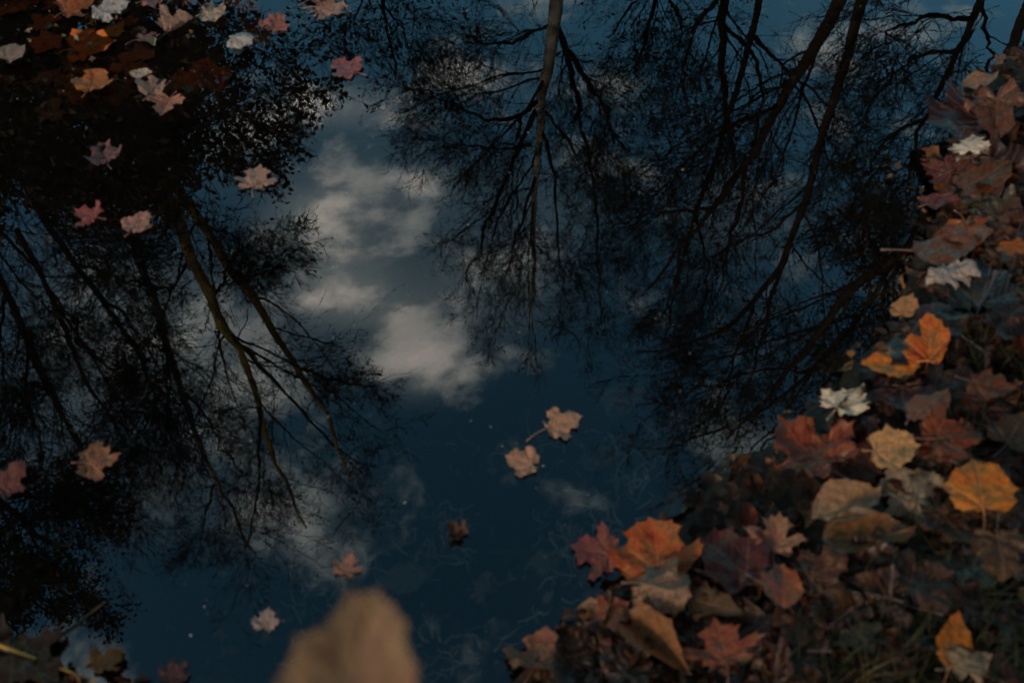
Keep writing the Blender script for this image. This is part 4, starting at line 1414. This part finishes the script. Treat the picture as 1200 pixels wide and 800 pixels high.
def build_grass():
    rng = np.random.default_rng(5)
    spots = [((1165, 405), 0.13, 260), ((1185, 440), 0.10, 160), ((1110, 545), 0.07, 70), ((1060, 775), 0.14, 260), ((1150, 735), 0.10, 140),
             ((985, 795), 0.10, 120), ((1190, 480), 0.1, 120), ((1120, 800), 0.12, 240), ((1080, 600), 0.06, 50)]
    PP = []
    for (px, py), r, n in spots:
        c, _ = hit(px, py)
        xy = c[:2] + rng.normal(size=(n, 2)) * r * 0.6
        PP.append(xy)
    xy = np.concatenate(PP)
    xy = xy[shore_dist(xy[:, 0], xy[:, 1]) > 0.03]
    M = len(xy)
    p = np.stack([xy[:, 0], xy[:, 1], ground_z(xy[:, 0], xy[:, 1]) - 0.004], 1)
    h = rng.uniform(0.03, 0.10, M)
    a = rng.uniform(0, 2 * math.pi, M)
    side = np.stack([np.cos(a), np.sin(a), np.zeros(M)], 1)
    b = a + math.pi / 2 + rng.normal(size=M) * 0.3
    out = np.stack([np.cos(b), np.sin(b), np.zeros(M)], 1)
    bend = rng.uniform(0.3, 1.3, M)
    w = rng.uniform(0.0012, 0.0026, M)
    V, Q = [], []
    ts = np.linspace(0, 1, 6)
    rows = []
    for t in ts:
        c = p + out * (h * bend * t ** 2)[:, None] + np.array([0, 0, 1]) * (h * (t - 0.35 * bend * t ** 2))[:, None]
        ww = (w * (1 - t * 0.92))[:, None]
        rows.append(np.stack([c - side * ww, c + side * ww], 1))
    V = np.stack(rows, 1).reshape(-1, 3)
    base = (np.arange(M) * 12)[:, None] + (np.arange(5) * 2)[None]
    Q = np.stack([base, base + 1, base + 3, base + 2], -1).reshape(-1, 4)
    m = mat_foliage("grass_blades", (0.010, 0.014, 0.005), (0.026, 0.030, 0.010), (0.07, 0.05, 0.02))
    o = link('grass', mesh_arrays('grass', V, [Q]), m, kind='stuff')
    o['label'] = 'short dull green grass and moss between the leaves on the bank'


def build_twigs():
    def twig(label, pts, r, col_mat, on='ground', lift=0.006):
        P = []
        for (x, y) in pts:
            q, _ = hit(x, y, on)
            P.append(q + np.array([0, 0, lift]))
        gp, gr = resample(P, np.linspace(r, r * 0.5, len(P)), 18)
        off = gp[0].copy()
        V, Q = tubes_arrays([(gp[None], gr[None], 6)])
        o = link('twig', mesh_arrays('twig', V - off, [Q]), col_mat)
        o.location = off
        tag(o, label, 'twig', 'twigs by the water')
    m, N = new_mat("straw")
    finish(N, principled(N, (0.26, 0.15, 0.03, 1), 0.6, 0.2))
    twig('yellow stalk lying across the brown leaf in the bottom left corner', [(-20, 752), (30, 772), (70, 786), (120, 806)], 0.0035, m, lift=0.03)
    twig('thin brown stick reaching into the water above the bottom left corner', [(45, 762), (85, 735), (125, 705)], 0.003, BARK_BROWN, 'water', 0.003)
    twig('dull red stem lying in the wet right of the dark curled leaf', [(572, 640), (600, 641), (632, 640)], 0.0022, BARK_BROWN, 'water', -0.02)
    twig('bent pale twig among dark leaves in the lower right shade', [(1020, 700), (1050, 708), (1075, 690), (1110, 680)], 0.003, BARK_PALE, lift=0.03)
    twig('short broken twig at the edge under the amber leaf', [(1060, 262), (1090, 272), (1130, 300)], 0.003, BARK_GREY, lift=0.006)


build_litter()
build_grass()
build_twigs()
